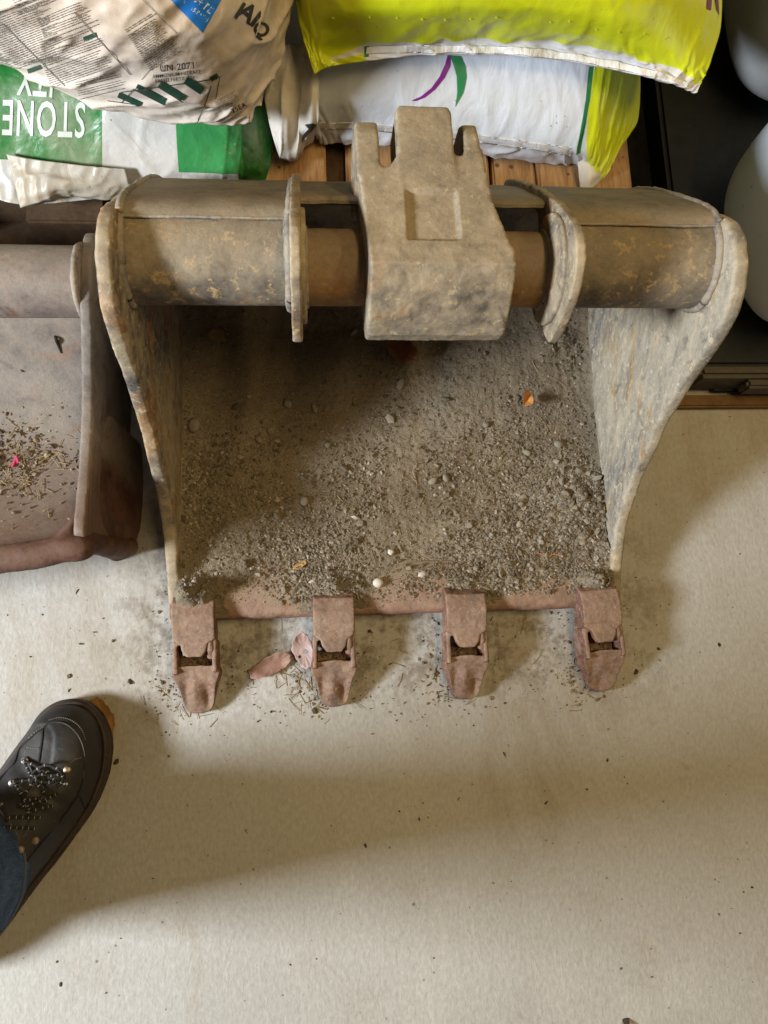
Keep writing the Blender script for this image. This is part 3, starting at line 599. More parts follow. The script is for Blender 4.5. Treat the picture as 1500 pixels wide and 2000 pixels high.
def rbox(x0, x1, y0, y1, z0, z1, r=.003):
    V, F = box(x0, x1, y0, y1, z0, z1); me = bpy.data.meshes.new('t'); me.from_pydata(V.tolist(), [], F); bm = bmesh.new(); bm.from_mesh(me)
    bmesh.ops.recalc_face_normals(bm, faces=bm.faces); bmesh.ops.bevel(bm, geom=bm.edges[:], offset=r, segments=2, affect='EDGES'); bm.verts.index_update()
    V = np.array([w.co[:] for w in bm.verts]); F = [tuple(w.index for w in q.verts) for q in bm.faces]; bm.free(); bpy.data.meshes.remove(me); return V, F
bx = [(-.80, -.70), (-.685, -.585), (-.57, -.47), (-.455, -.36), (-.345, -.25), (-.235, -.14), (-.128, -.072), (-.066, .031), (.058, .150), (.154, .252), (.258, .318), (.3195, .452)]
MWOOD2 = simple('dark_shaded_wood', (.045, .026, .014), (.10, .06, .032), 30, .8, .6)  # dark brown wood, shade at left and under the sacks put into its colour
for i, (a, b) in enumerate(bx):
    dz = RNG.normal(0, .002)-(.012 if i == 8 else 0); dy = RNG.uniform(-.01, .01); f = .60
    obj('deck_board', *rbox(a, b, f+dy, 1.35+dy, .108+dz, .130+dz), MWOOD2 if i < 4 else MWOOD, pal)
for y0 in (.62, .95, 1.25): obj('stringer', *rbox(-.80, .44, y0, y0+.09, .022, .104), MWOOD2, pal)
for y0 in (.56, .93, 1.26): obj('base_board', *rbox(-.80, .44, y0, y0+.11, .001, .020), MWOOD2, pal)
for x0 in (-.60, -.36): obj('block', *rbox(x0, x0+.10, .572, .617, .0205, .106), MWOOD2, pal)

# ============================================================= sacks
class Sheet:
    def __init__(s, rows, zbase, NR=120, NCc=170, wr=None, pull=.12, seed=0):
        s.pull = pull
        net = np.array([[P(*q) for q in r] for r in rows]); npx = np.array([[q[:2] for q in r] for r in rows], float)
        A = crw(net.shape[0], NR); B = crw(net.shape[1], NCc)
        s.R, s.C = NR, NCc; s.V = np.einsum('ri,ijk,cj->rck', A, net, B); s.uv = np.einsum('ri,ijk,cj->rck', A, npx, B)
        s.t, s.s = np.meshgrid(np.linspace(0, 1, NR), np.linspace(0, 1, NCc), indexing='ij')
        s.normals()
        if wr is not None: s.V = s.V+s.N*wr(s)[..., None]; s.normals()
        s.px = to_px(s.V); s.zbase = zbase
    def normals(s):
        dr = np.gradient(s.V, axis=0); dc = np.gradient(s.V, axis=1); n = np.cross(dr, dc); s.N = n/(np.linalg.norm(n, axis=2, keepdims=True)+1e-12)
    def build(s, name, mat, parent, depth):
        V = s.V.reshape(-1, 3); uv = (s.uv/1000).reshape(-1, 2); R, C = s.R, s.C; n = R*C
        sh = (np.sin(np.pi*np.clip(s.s, 0, 1))**.35)*(np.sin(np.pi*np.clip(s.t, 0, 1))**.35)
        W = s.V.copy(); zb = s.zbase; T = s.t[..., None]; S = s.s[..., None]; v = s.V
        W = (1-T)*v[:1]+T*v[-1:]
        ctr = W[..., :2].reshape(-1, 2).mean(0); W[..., :2] = ctr+(W[..., :2]-ctr)*(1-s.pull*np.minimum(1, sh*1.6))[..., None]
        W[..., 2] = np.minimum(np.minimum(W[..., 2], v[..., 2])-.0015, (1-sh)*(W[..., 2]-.0015)+sh*zb)
        W = W.reshape(-1, 3); F = grid_faces(R, C)+grid_faces(R, C, n, True)
        for i in range(R-1): F += [(i*C, n+i*C, n+(i+1)*C, (i+1)*C), (i*C+C-1, (i+1)*C+C-1, n+(i+1)*C+C-1, n+i*C+C-1)]
        for j in range(C-1): F += [(j, j+1, n+j+1, n+j), ((R-1)*C+j, n+(R-1)*C+j, n+(R-1)*C+j+1, (R-1)*C+j+1)]
        return obj(name, np.r_[V, W], F, mat, parent, sharp=None, uv=np.r_[uv, uv])
    def at(s, q):
        """photo-plane print coordinates -> points lying on the film"""
        q = np.atleast_2d(q); px = s.px.reshape(-1, 2); out = np.zeros((len(q), 3)); V = s.V; N = s.N
        fr = (s.N*(CPOS-s.V)).sum(2).reshape(-1) > 0; pen = np.where(fr, 0, 1e6)
        for k, a in enumerate(q):
            i = int(np.argmin(((px-a)**2).sum(1)+pen)); r, c = divmod(i, s.C); r = min(max(r, 1), s.R-2); c = min(max(c, 1), s.C-2)
            J = np.stack([(s.px[r+1, c]-s.px[r-1, c])/2, (s.px[r, c+1]-s.px[r, c-1])/2], 1)
            try: d = np.linalg.solve(J, a-s.px[r, c])
            except Exception: d = np.zeros(2)
            d = np.clip(d, -1, 1); f = np.array([r, c])+d
            for _ in range(6):
                f = np.clip(f, 0, [s.R-1.001, s.C-1.001]); i0, j0 = int(f[0]), int(f[1]); a0, b0 = f[0]-i0, f[1]-j0
                w = ((1-a0)*(1-b0), a0*(1-b0), (1-a0)*b0, a0*b0); X4 = (s.px[i0, j0], s.px[i0+1, j0], s.px[i0, j0+1], s.px[i0+1, j0+1])
                e = a-sum(wi*xi for wi, xi in zip(w, X4))
                if abs(e).max() < .02: break
                J = np.stack([(1-b0)*(X4[1]-X4[0])+b0*(X4[3]-X4[2]), (1-a0)*(X4[2]-X4[0])+a0*(X4[3]-X4[1])], 1)
                try: f = f+np.clip(np.linalg.solve(J, e), -1, 1)
                except Exception: break
            g_ = lambda A: sum(wi*xi for wi, xi in zip(w, (A[i0, j0], A[i0+1, j0], A[i0, j0+1], A[i0+1, j0+1])))
            out[k] = g_(V)+g_(N)*.0007
        return out
    def decal(s, name, polys, mat, parent, cut=5.0):
        bm = bmesh.new()
        for p in polys:
            tr = tessellate_polygon([[Vector((a, b, 0)) for a, b in p]]); vs = [bm.verts.new((a, b, 0)) for a, b in p]
            for t in tr:
                try: bm.faces.new([vs[i] for i in t])
                except ValueError: pass
        for _ in range(6):
            e = [x for x in bm.edges if x.calc_length() > cut*1.6]
            if not e: break
            bmesh.ops.subdivide_edges(bm, edges=e, cuts=1); bmesh.ops.triangulate(bm, faces=bm.faces[:])
        return s._emit(name, bm, mat, parent)
    def _emit(s, name, bm, mat, parent):
        bm.verts.index_update(); q = np.array([v.co[:2] for v in bm.verts]); F = [tuple(v.index for v in f.verts) for f in bm.faces]; bm.free()
        V = s.at(q); F2 = []
        for f in F:
            nn = np.cross(V[f[1]]-V[f[0]], V[f[2]]-V[f[0]]); F2.append(f if nn @ (CPOS-V[f[0]]) > 0 else f[::-1])
        return obj(name, V, F2, mat, parent, sharp=None)
    def text(s, name, items, mat, parent, cut=5.0):
        """items: (string, u, v, height px, angle deg clockwise, x-stretch, bold)"""
        bm = bmesh.new()
        for (t, u, v, h, ang, st, bold) in items:
            cu = bpy.data.curves.new('t', 'FONT'); cu.body = t; cu.size = 1.0; cu.offset = bold; cu.align_x = 'CENTER'; cu.align_y = 'CENTER'; cu.resolution_u = 3; cu.space_character = 1.1
            o = bpy.data.objects.new('t', cu); COL.objects.link(o); dg = bpy.context.evaluated_depsgraph_get(); me = o.evaluated_get(dg).to_mesh()
            a = math.radians(ang); k = h/.72; b2 = bmesh.new(); b2.from_mesh(me)
            for w in b2.verts:
                x, y = w.co.x*k*st, -w.co.y*k; w.co = (u+x*math.cos(a)-y*math.sin(a), v+x*math.sin(a)+y*math.cos(a), 0)
            m2 = bpy.data.meshes.new('t2'); b2.to_mesh(m2); b2.free(); bm.from_mesh(m2); bpy.data.meshes.remove(m2)
            o.evaluated_get(dg).to_mesh_clear(); bpy.data.objects.remove(o); bpy.data.curves.remove(cu)
        bmesh.ops.triangulate(bm, faces=bm.faces[:])
        for _ in range(4):
            e = [x for x in bm.edges if x.calc_length() > cut*1.6]
            if not e: break
            bmesh.ops.subdivide_edges(bm, edges=e, cuts=1); bmesh.ops.triangulate(bm, faces=bm.faces[:])
        s._emit(name, bm, mat, parent)
def ink(name, col, rough=.45, worn=.15):
    m = Mat(name); f = m.noise(130, 5, .7); c = m.mix(m.math('MULTIPLY', m.step(f, .58, .72), worn), col, (.5, .47, .42)); return m.out(c, rough)
INK = ink('black_ink', (.025, .024, .022), .5, .35); INKG = ink('dark_green_ink', (.012, .05, .032), .45, .2); INKW = ink('white_ink', (.60, .64, .58), .45, .0); INKB = ink('blue_ink', (.012, .15, .52), .35, .05)
INKP = ink('purple_ink', (.20, .02, .23), .35, .05); INKN = ink('green_ink', (.03, .22, .08), .35, .05); INKT = ink('small_print_ink', (.16, .14, .12), .55, .3); INKM = ink('maroon_ink', (.17, .025, .08), .4, .05)
def film(name, base, zones=(), dirt=.3, dirtcol=(.36, .28, .18), rough=.32, wrink=.5, wscale=1.0, creas=(1, 1, 1), seed=0, transl=0.0):
    m = Mat(name); off = (seed*1.3, seed*.7, seed*2.1); col = base
    d = m.noise(9, 6, .65, m.vec(loc=off)); d2 = m.noise(120, 4, .65, m.vec(loc=off)); w = m.noise(22*wscale, 3, .45, m.vec(creas, loc=off), 1.2); w2 = m.noise(80*wscale, 3, .5, m.vec(creas, loc=off), .8)
    for pts, cc in zones: col = m.mix(m.poly('UV', pts), col, cc)
    col = m.mix(m.math('MULTIPLY', m.step(m.math('MULTIPLY_ADD', d2, .25, d), .56, .86), dirt), col, dirtcol)
    sp = m.voro(95, m.vec(loc=off)); col = m.mix(m.math('MULTIPLY', m.step(m.math('ADD', sp, m.math('MULTIPLY', m.noise(20, 2), .6)), .36, .29), min(.8, dirt*2)), col, (.09, .065, .04))
    r = m.ramp(d, [(.35, rough-.06), (.7, min(1, rough+.3))])
    m.out(col, r, m.bump(m.math('MULTIPLY_ADD', w2, .25, w), wrink*.45, .006), Specular_IOR_Level=.5)
    return m.m
def folds(freq, amp, seed, along=0, front=1.0, base=.0006):
    """creases that run into the crimped seam"""
    def f(s):
        q = np.stack([s.s*freq+.8*fbm(np.stack([s.s*4, s.t*4, 0*s.s], -1), 1, 2, seed+9), s.t*2.2, 0*s.s+seed], -1)
        r = 1-np.abs(fbm(q, 1, 3, seed)); edge = .25+front*sm(.45, .95, s.t)
        p = s.V
        return amp*(r**3-.35)*edge+base*3*fbm(p, 16, 3, seed+2)+base*fbm(p, 60, 3, seed+3)
    return f
# ---- lower white sack with a lime end
wht = thing('peat_sack', 'white plastic sack with purple and green swoosh and lime end, under the lime sack', 'sack', (.15, .85, .13))
rows = [[(540, -330, .20), (640, -340, .24), (800, -350, .25), (1000, -350, .25), (1150, -330, .24), (1215, -310, .22), (1250, -290, .19)],
        [(545, -60, .205), (630, -60, .262), (800, -60, .275), (1000, -60, .275), (1150, -40, .262), (1215, -20, .235), (1252, 0, .20)],
        [(548, 60, .21), (625, 60, .255), (800, 60, .262), (1000, 62, .262), (1150, 80, .252), (1215, 95, .232), (1252, 110, .195)],
        [(560, 140, .205), (620, 135, .24), (800, 135, .245), (1000, 140, .245), (1145, 155, .240), (1210, 165, .222), (1251, 175, .19)],
        [(585, 200, .19), (625, 195, .212), (800, 200, .215), (1000, 212, .215), (1140, 230, .210), (1195, 238, .195), (1245, 235, .175)],
        [(600, 240, .17), (640, 240, .178), (800, 248, .178), (1000, 272, .178), (1130, 292, .175), (1180, 300, .165), (1215, 285, .160)],
        [(612, 262, .158), (645, 258, .158), (800, 266, .158), (1000, 292, .158), (1128, 308, .155), (1165, 335, .145), (1195, 325, .145)],
        [(618, 272, .139), (650, 276, .136), (800, 282, .136), (1000, 308, .136), (1128, 322, .136), (1155, 350, .136), (1180, 345, .136)]]
YEL = (.60, .68, .015); WFILM = (.63, .675, .76)
ZW = [([(1158, 0), (1400, 0), (1400, 500), (1128, 500), (1128, 300), (1150, 190)], YEL), ([(1150, 130), (1160, 130), (1152, 200), (1143, 200)], (.02, .19, .07)), ([(1143, 198), (1152, 198), (1134, 300), (1125, 300)], (.02, .19, .07))]
SW = Sheet(rows, .131, 120, 190, folds(20, .0055, 3), seed=3, pull=.06)
SW.build('film', film('white_sack_film', WFILM, ZW, .28, (.42, .36, .27), .3, .55, 1.0, (1.6, .5, 1), 3), wht, .1)
SW.decal('swoosh', [[(880, 108), (879, 130), (868, 152), (850, 174), (830, 190), (812, 197), (803, 196), (822, 188), (842, 172), (858, 150), (869, 126), (874, 108)]], INKP, wht)
SW.decal('swoosh', [[(878, 108), (900, 110), (909, 130), (911, 150), (905, 180), (889, 209), (893, 180), (892, 150), (886, 128)]], INKN, wht)
def strip(sheet, a, b, mat, parent, name, lift=.0012, wav=.0012, seed=1, thick=.0012):
    """a flat crimped ribbon following two print lines"""
    n = 90; A = sheet.at(resample(np.array(a, float), 1e9 if False else 4)[:]) ; A = curve(A[::3], n); B = sheet.at(resample(np.array(b, float), 4)); B = curve(B[::3], n)
    T = np.linspace(0, 1, 6)[:, None, None]; G_ = A[None]*(1-T)+B[None]*T; G_[..., 2] += lift+wav*fbm(G_, 70, 3, seed); D = G_.copy(); D[..., 2] -= thick
    V = np.r_[G_.reshape(-1, 3), D.reshape(-1, 3)]; m = 6*n; F = grid_faces(6, n)+grid_faces(6, n, m, True)+[(i, i+1, m+i+1, m+i) for i in range(n-1)]+[(5*n+i, m+5*n+i, m+5*n+i+1, 5*n+i+1) for i in range(n-1)]
    return obj(name, V, F, mat, parent, sharp=None)
MCRIMP = film('crimped_seam_film', (.68, .68, .68), (), .4, (.4, .33, .24), .4, .7, 2.2, (2, .6, 1), 5)
strip(SW, [(618, 240), (700, 240), (800, 249), (930, 263), (1040, 278), (1126, 290)], [(616, 252), (700, 252), (800, 262), (930, 277), (1040, 292), (1124, 305)], MCRIMP, wht, 'seam')
# pinched left end of the white sack
rowsL = [[(522, 110, .235), (545, 90, .24), (575, 85, .245), (605, 90, .25), (628, 100, .252)],
         [(518, 180, .225), (548, 165, .236), (580, 160, .238), (606, 165, .250), (622, 175, .246)],
         [(525, 235, .205), (556, 225, .222), (582, 228, .21), (604, 236, .222), (620, 238, .214)],
         [(538, 285, .18), (560, 275, .19), (582, 270, .185), (600, 262, .19), (618, 252, .18)],
         [(545, 302, .158), (562, 308, .162), (580, 300, .162), (598, 280, .16), (612, 262, .158)],
         [(552, 308, .140), (567, 317, .142), (584, 304, .142), (600, 284, .142), (616, 266, .14)]]
def wl(s): return .004*(1-np.abs(fbm(np.stack([s.s*5+s.t*1.5, s.t*.9, 0*s.s], -1), 1, 2, 4)))**3*1.2-.002+.001*fbm(s.V, 40, 3, 4)
SWL = Sheet(rowsL, .14, 60, 60, wl); SWL.build('end_fold', film('white_sack_end', (.62, .60, .57), (), .75, (.38, .30, .21), .3, .6, 1.0, (1, .5, 1), 7), wht, .05)
SWL.decal('black_mark', [[(596, 243), (610, 240), (618, 243), (608, 256), (594, 270), (589, 279), (592, 262), (603, 251)]], INK, wht, 4)
# white tail hanging at the right corner
rowsT = [[(1128, 300, .156), (1150, 305, .157), (1172, 308, .152), (1192, 300, .147)], [(1129, 325, .15), (1150, 332, .153), (1170, 338, .149), (1190, 320, .143)], [(1131, 350, .143), (1150, 355, .146), (1166, 352, .141), (1184, 338, .138)], [(1134, 370, .137), (1148, 371, .139), (1160, 365, .137), (1176, 350, .135)]]
SWT = Sheet(rowsT, .131, 30, 36, lambda s: .0025*fbm(s.V, 45, 3, 8)); SWT.build('end_fold', film('white_sack_tail', (.66, .65, .64), ([([(1140, 290), (1230, 290), (1210, 320), (1167, 341)], YEL)]), .3, (.4, .33, .24), .35, .5, 1.5, (1, 1, 1), 9), wht, .02)
# ---- lime yellow sack on top
yel = thing('peat_sack', 'bright lime yellow sack lying on the white sack, white crimped front seam', 'sack', (.2, .88, .26))
rows = [[(520, -420, .30), (640, -430, .36), (850, -440, .37), (1050, -440, .37), (1250, -420, .36), (1370, -380, .33), (1420, -350, .30)],
        [(548, -180, .30), (640, -180, .375), (850, -190, .392), (1050, -190, .392), (1250, -180, .375), (1370, -160, .34), (1412, -150, .305)],
        [(566, -60, .30), (640, -55, .372), (850, -60, .39), (1050, -60, .39), (1250, -40, .372), (1365, -25, .335), (1410, -10, .30)],
        [(580, 15, .30), (650, 15, .352), (850, 10, .366), (1050, 10, .366), (1240, 30, .352), (1350, 45, .32), (1405, 60, .29)],
        [(592, 65, .297), (650, 60, .322), (850, 50, .330), (1050, 52, .330), (1225, 80, .322), (1330, 105, .302), (1388, 115, .285)],
        [(600, 98, .292), (650, 92, .298), (850, 76, .300), (1050, 78, .300), (1210, 105, .297), (1320, 135, .288), (1376, 145, .28)],
        [(606, 125, .287), (655, 108, .289), (850, 90, .290), (1050, 94, .290), (1205, 118, .288), (1318, 150, .282), (1366, 165, .277)],
        [(611, 146, .282), (660, 126, .283), (850, 105, .284), (1050, 111, .284), (1205, 136, .282), (1312, 165, .278), (1358, 183, .274)]]
ZY = [([(648, 113), (720, 84), (716, 135), (640, 137)], (.66, .66, .70)), ([(714, 85), (850, 76), (850, 130), (712, 130)], (.66, .66, .70)), ([(849, 76), (1050, 78), (1050, 140), (849, 130)], (.66, .66, .70)), ([(1049, 78), (1210, 104), (1205, 160), (1049, 140)], (.66, .66, .70)), ([(1209, 104), (1325, 134), (1400, 200), (1300, 200), (1204, 150)], (.66, .66, .70)),
      ([(630, 122), (714, 104), (713, 130), (632, 142)], YEL), ([(711, 92), (721, 91), (720, 111), (711, 112)], (.02, .19, .07))]
SY = Sheet(rows, .270, 130, 200, folds(15, .0075, 11, front=1.2), seed=11)
SY.build('film', film('lime_sack_film', YEL, ZY, .22, (.38, .36, .06), .27, .5, .9, (1.4, .6, 1), 11), yel, .1)
SY.decal('maroon_mark', [[(1382, -30), (1392, -30), (1388, 20), (1379, 18)], [(1392, -30), (1400, -30), (1404, 30), (1398, 18)]], INKM, yel)
strip(SY, [(716, 93), (800, 88), (900, 90), (1000, 92), (1060, 96), (1140, 110), (1205, 121), (1290, 142), (1345, 163)], [(714, 106), (800, 103), (900, 106), (1000, 108), (1060, 112), (1140, 124), (1205, 136), (1290, 160), (1340, 178)], film('crimped_lime_seam', (.74, .74, .74), (), .15, (.4, .36, .26), .4, .8, 2.2, (2, .6, 1), 15), yel, 'seam', wav=.0018)
V = []
bm = []
for u, v in [(724, 34), (774, 36), (824, 37), (874, 37), (924, 36), (974, 35), (1076, 40), (1116, 42), (1164, 54), (1208, 62), (1254, 68), (1298, 74), (655, 36)]:
    q = SY.at([(u+random.uniform(-5, 5), v+random.uniform(-3, 3))])[0]; a = np.linspace(0, 6.283, 9)[:-1]; rr = .0016
    bm.append((np.r_[[q+[0, 0, .0007]], np.c_[q[0]+rr*np.cos(a), q[1]+rr*.7*np.sin(a), q[2]-.0004-.0*a]], [(0, 1+i, 1+(i+1) % 8) for i in range(8)]))
V, F = join(bm); o = obj('vent_pricks', V, F, film('vent_film', (.40, .45, .012), (), .5), yel); o['kind'] = 'stuff'
# ---- tall cream fertiliser sack
fert = thing('fertilizer_sack', 'dirty cream fertilizer sack full of small print with a blue diamond, top left', 'sack', (-.3, .85, .25))
rows = [[(-420, -330, .33), (-200, -380, .42), (0, -400, .44), (200, -400, .44), (400, -380, .43), (520, -340, .40), (585, -300, .33)],
        [(-400, -120, .32), (-200, -150, .43), (0, -170, .455), (200, -170, .46), (400, -150, .445), (515, -110, .40), (575, -80, .32)],
        [(-380, 0, .31), (-190, -20, .42), (0, -40, .45), (200, -40, .455), (400, -20, .438), (510, 0, .39), (565, 5, .31)],
        [(-340, 60, .30), (-180, 40, .39), (0, 30, .42), (200, 50, .428), (390, 70, .412), (500, 70, .365), (556, 75, .30)],
        [(-300, 80, .285), (-160, 75, .345), (5, 80, .375), (190, 118, .382), (380, 140, .372), (485, 130, .335), (545, 120, .285)],
        [(-260, 95, .27), (-150, 95, .305), (10, 105, .325), (180, 160, .33), (375, 190, .325), (475, 182, .302), (530, 160, .272)],
        [(-240, 105, .26), (-150, 108, .28), (12, 120, .29), (172, 185, .292), (370, 222, .288), (470, 215, .278), (516, 190, .262)],
        [(-220, 112, .255), (-150, 116, .262), (14, 130, .266), (165, 197, .266), (365, 235, .262), (465, 244, .258), (508, 202, .255)]]
def wf(s):
    q = np.stack([s.s*9+s.t*3, s.t*3.5, 0*s.s], -1); r = 1-np.abs(fbm(q, 1, 3, 21))
    return .0075*(r**4-.25)+.004*fbm(s.V, 11, 3, 22)+.0012*fbm(s.V, 45, 3, 23)+.0006*fbm(s.V, 110, 2, 24)
SF = Sheet(rows, .252, 150, 230, wf); SF.build('film', film('cream_sack_film', (.68, .60, .53), (), .6, (.36, .265, .16), .36, .6, .9, (1, 1, 1), 21), fert, .1)
def rot2(c, w, h, ang):
    a = math.radians(ang); return [(c[0]+x*math.cos(a)-y*math.sin(a), c[1]+x*math.sin(a)+y*math.cos(a)) for x, y in ((-w/2, -h/2), (w/2, -h/2), (w/2, h/2), (-w/2, h/2))]
SF.decal('blue_diamond', [[(332, -2), (352, -48), (440, -40), (432, 0), (396, 64)]], INKB, fert)
for it in [('UN 2071', 347, 130, 13, -6, .95, .012), ('AMMONIUM NITRATE', 345, 144, 7.5, -6, .86, .006), ('BASED FERTILIZER', 342, 154, 7.5, -6, .86, .006), ('25EA', 466, 210, 9.5, -27, 1.0, .01)]: SF.text('lettering', [it], INK, fert, 6)
for it in [('0+TE', 396, 9, 15, 38, .9, .02), ('(0.1-15.8+TE)', 381, 21, 8.5, 37, .85, .006)]: SF.text('lettering', [it], INKW, fert, 6)
SF.decal('brand_bar', [rot2((468, 20), 34, 7, 122)], INK, fert, 6)
for it in [('A', 482, 25, 34, 38, 1.0, .03), ('I', 499, 38, 32, 38, 1.1, .04), ('Q', 509, 58, 28, 38, 1.0, .03)]: SF.text('lettering', [it], INK, fert, 6)
for q in [rot2((254, 194), 50, 11, 24), rot2((295, 184), 64, 14, 27), rot2((336, 178), 58, 15, 32), rot2((379, 166), 40, 16, 34), rot2((418, 150), 16, 9, 150)]+[rot2((330, 166), 190, 1.8, -8), rot2((250, 186), 36, 1.6, -48), rot2((405, 188), 46, 1.8, 108), rot2((425, 170), 46, 1.2, 100), rot2((240, 200), 60, 1.6, 8), rot2((392, 222), 40, 1.6, 115)]: SF.decal('hazard_stripe', [q], INKG, fert, 6)
L_ = []
def block(c, w, h, ang, gap, lh, rng):
    a = math.radians(ang); y = -h/2
    while y < h/2:
        x = -w/2; end = w/2*rng.uniform(.6, 1)
        if rng.random() < .06: y += gap*.8
        while x < end:
            l = rng.uniform(3, 13); l = min(l, end-x)
            cx_, cy_ = x+l/2, y; L_.append(rot2((c[0]+cx_*math.cos(a)-cy_*math.sin(a), c[1]+cx_*math.sin(a)+cy_*math.cos(a)), l, lh, ang)); x += l+2.0
        y += gap
rg = random.Random(5)
block((45, 70), 150, 118, -21, 4.6, 1.5, rg); block((135, 45), 110, 60, -22, 4.6, 1.5, rg); block((150, 118), 130, 70, -20, 4.6, 1.5, rg); block((110, -30), 180, 60, -21, 4.8, 1.6, rg); block((300, 78), 74, 92, -32, 4.2, 1.7, rg); block((200, 165), 100, 34, -14, 4.4, 1.4, rg); block((444, 196), 48, 20, -28, 3.6, 1.2, rg); block((-60, 20), 80, 90, -20, 4.8, 1.5, rg)
o = SF.decal('small_print', [q for q in L_], INKT, fert, 12); o['kind'] = 'stuff'
for q in [rot2((200, 84), 165, 1.6, 48), rot2((66, 106), 175, 1.4, 45), rot2((310, 30), 110, 1.2, 45), rot2((312, 111), 112, 1.2, -51)]: SF.decal('print_rule', [q], INKT, fert, 8)
for q in [rot2((176, 71), 27, 9, -20), rot2((67, 134), 27, 9, -20)]: SF.decal('print_tab', [q], INKG, fert, 6)
# ---- green and white stone sack below it
stn = thing('granule_sack', 'white and green plastic sack lettered STONE, squashed under the cream fertilizer sack', 'sack', (-.25, .85, .13))
rows = [[(-300, -120, .18), (-120, -130, .235), (60, -130, .24), (250, -110, .24), (400, -100, .235), (500, -90, .22), (560, -90, .17)],
        [(-280, 60, .18), (-110, 55, .235), (60, 60, .243), (250, 90, .243), (400, 110, .238), (490, 120, .225), (550, 110, .17)],
        [(-250, 160, .18), (-100, 150, .222), (60, 160, .230), (250, 190, .230), (400, 205, .226), (485, 205, .214), (540, 195, .17)],
        [(-220, 230, .175), (-90, 225, .20), (60, 235, .205), (240, 255, .205), (395, 270, .204), (475, 270, .196), (534, 262, .16)],
        [(-200, 280, .165), (-80, 280, .178), (50, 295, .180), (235, 312, .180), (390, 325, .182), (468, 330, .176), (530, 318, .15)],
        [(-190, 315, .155), (-70, 318, .160), (40, 335, .161), (235, 345, .161), (390, 350, .163), (464, 352, .158), (522, 345, .142)],
        [(-185, 335, .145), (-60, 340, .147), (38, 365, .150), (235, 365, .148), (390, 366, .147), (462, 366, .145), (516, 360, .138)],
        [(-180, 355, .137), (-50, 362, .137), (36, 398, .142), (235, 384, .138), (390, 378, .137), (460, 374, .136), (512, 368, .135)]]
GRN = (.022, .17, .035); GRN_SHADE = (.018, .12, .018)  # second green has the shade of the right-turned side put into it
ZS = [([(-400, 0), (200, 100), (200, 331), (-400, 270)], GRN), ([(338, 150), (494, 150), (466, 340), (349, 338)], (.04, .25, .075)), ([(492, 150), (700, 150), (700, 420), (462, 420), (466, 330)], GRN_SHADE)]
def ws(s): return .003*fbm(s.V, 14, 3, 31)+.0045*((1-np.abs(fbm(np.stack([s.s*14, s.t*2.5, 0*s.s], -1), 1, 3, 33)))**4-.3)*(.3+sm(.5, 1, s.t))+.0012*fbm(s.V, 50, 3, 32)
SS = Sheet(rows, .131, 110, 170, ws); SS.build('film', film('stone_sack_film', (.52, .51, .485), ZS, .4, (.36, .30, .22), .22, .8, 1.1, (1, 1, 1), 31), stn, .1)
for it in [('STONE', 86, 228, 70, 182, .50, .012), ('ITY', 72, 152, 66, 184, .50, .012)]: SS.text('lettering', [it], INKW, stn, 5)
rowsF = [[(12, 300, .182), (60, 310, .182), (120, 318, .183), (180, 325, .183), (245, 330, .18)], [(22, 330, .172), (65, 335, .174), (120, 340, .176), (180, 350, .172), (250, 350, .168)], [(30, 360, .165), (70, 352, .172), (115, 352, .176), (180, 366, .166), (255, 366, .156)], [(35, 385, .156), (75, 376, .166), (115, 366, .17), (185, 378, .158), (258, 376, .148)], [(40, 405, .148), (85, 390, .158), (120, 374, .163), (185, 388, .15), (258, 384, .142)]]
SFF = Sheet(rowsF, .14, 40, 60, lambda s: .003*fbm(s.V, 30, 3, 35)+.003*(1-np.abs(fbm(np.stack([s.s*7+s.t, s.t*1.5, 0*s.s], -1), 1, 2, 36)))**3-.001); SFF.build('loose_flap', film('stone_sack_flap', (.40, .37, .315), (), .8, (.38, .31, .22), .25, .6, 1.3, (1, 1, 1), 37), stn, .02)
# ============================================================= black case, jugs, added floor lath
MBLK = simple('black_plastic', (.010, .012, .013), (.020, .023, .025), 30, .5, .3, .35)
MRIM = simple('dusty_grey_plastic', (.055, .05, .042), (.10, .09, .072), 45, .6, .3)
case = thing('storage_case', 'flat black plastic case with dusty grey front rim and latch, under white jugs', 'case', (.80, .72, 0))
obj('body', *rbox(.545, 1.15, .392, 1.15, .002, .058, .006), MBLK, case)
V, F = rbox(.556, 1.15, .374, .3915, .006, .064, .006); obj('front_rim', V, F, MRIM, case)
obj('latch', *rbox(.628, .72, .360, .3735, .026, .058, .004), MRIM, case)
obj('rim_line', *rbox(.60, .66, .3705, .3738, .008, .016, .001), MBLK, case)
mat_ = obj('shade_mat', *rbox(.455, 1.2, .60, 1.35, .001, .008, .002), simple('shade_black', (.006, .006, .006), (.011, .011, .011), 40, .8, .3, .1), base=(.8, .97, 0)); tag(mat_, 'black mat added on the floor as shade between the pallet and the case', 'mat')  # black sheet added to stand in for the shade in the gap
shade = obj('shade_strip', *rbox(.53, 1.1, .346, .3655, .001, .014, .003), simple('brown_shade', (.10, .055, .02), (.18, .10, .04), 40, .7), base=(.8, .356, 0)); tag(shade, 'thin brown strip added as lath on the floor along the front of the black case', 'shade')  # brown strip added where a shadow line runs along the case
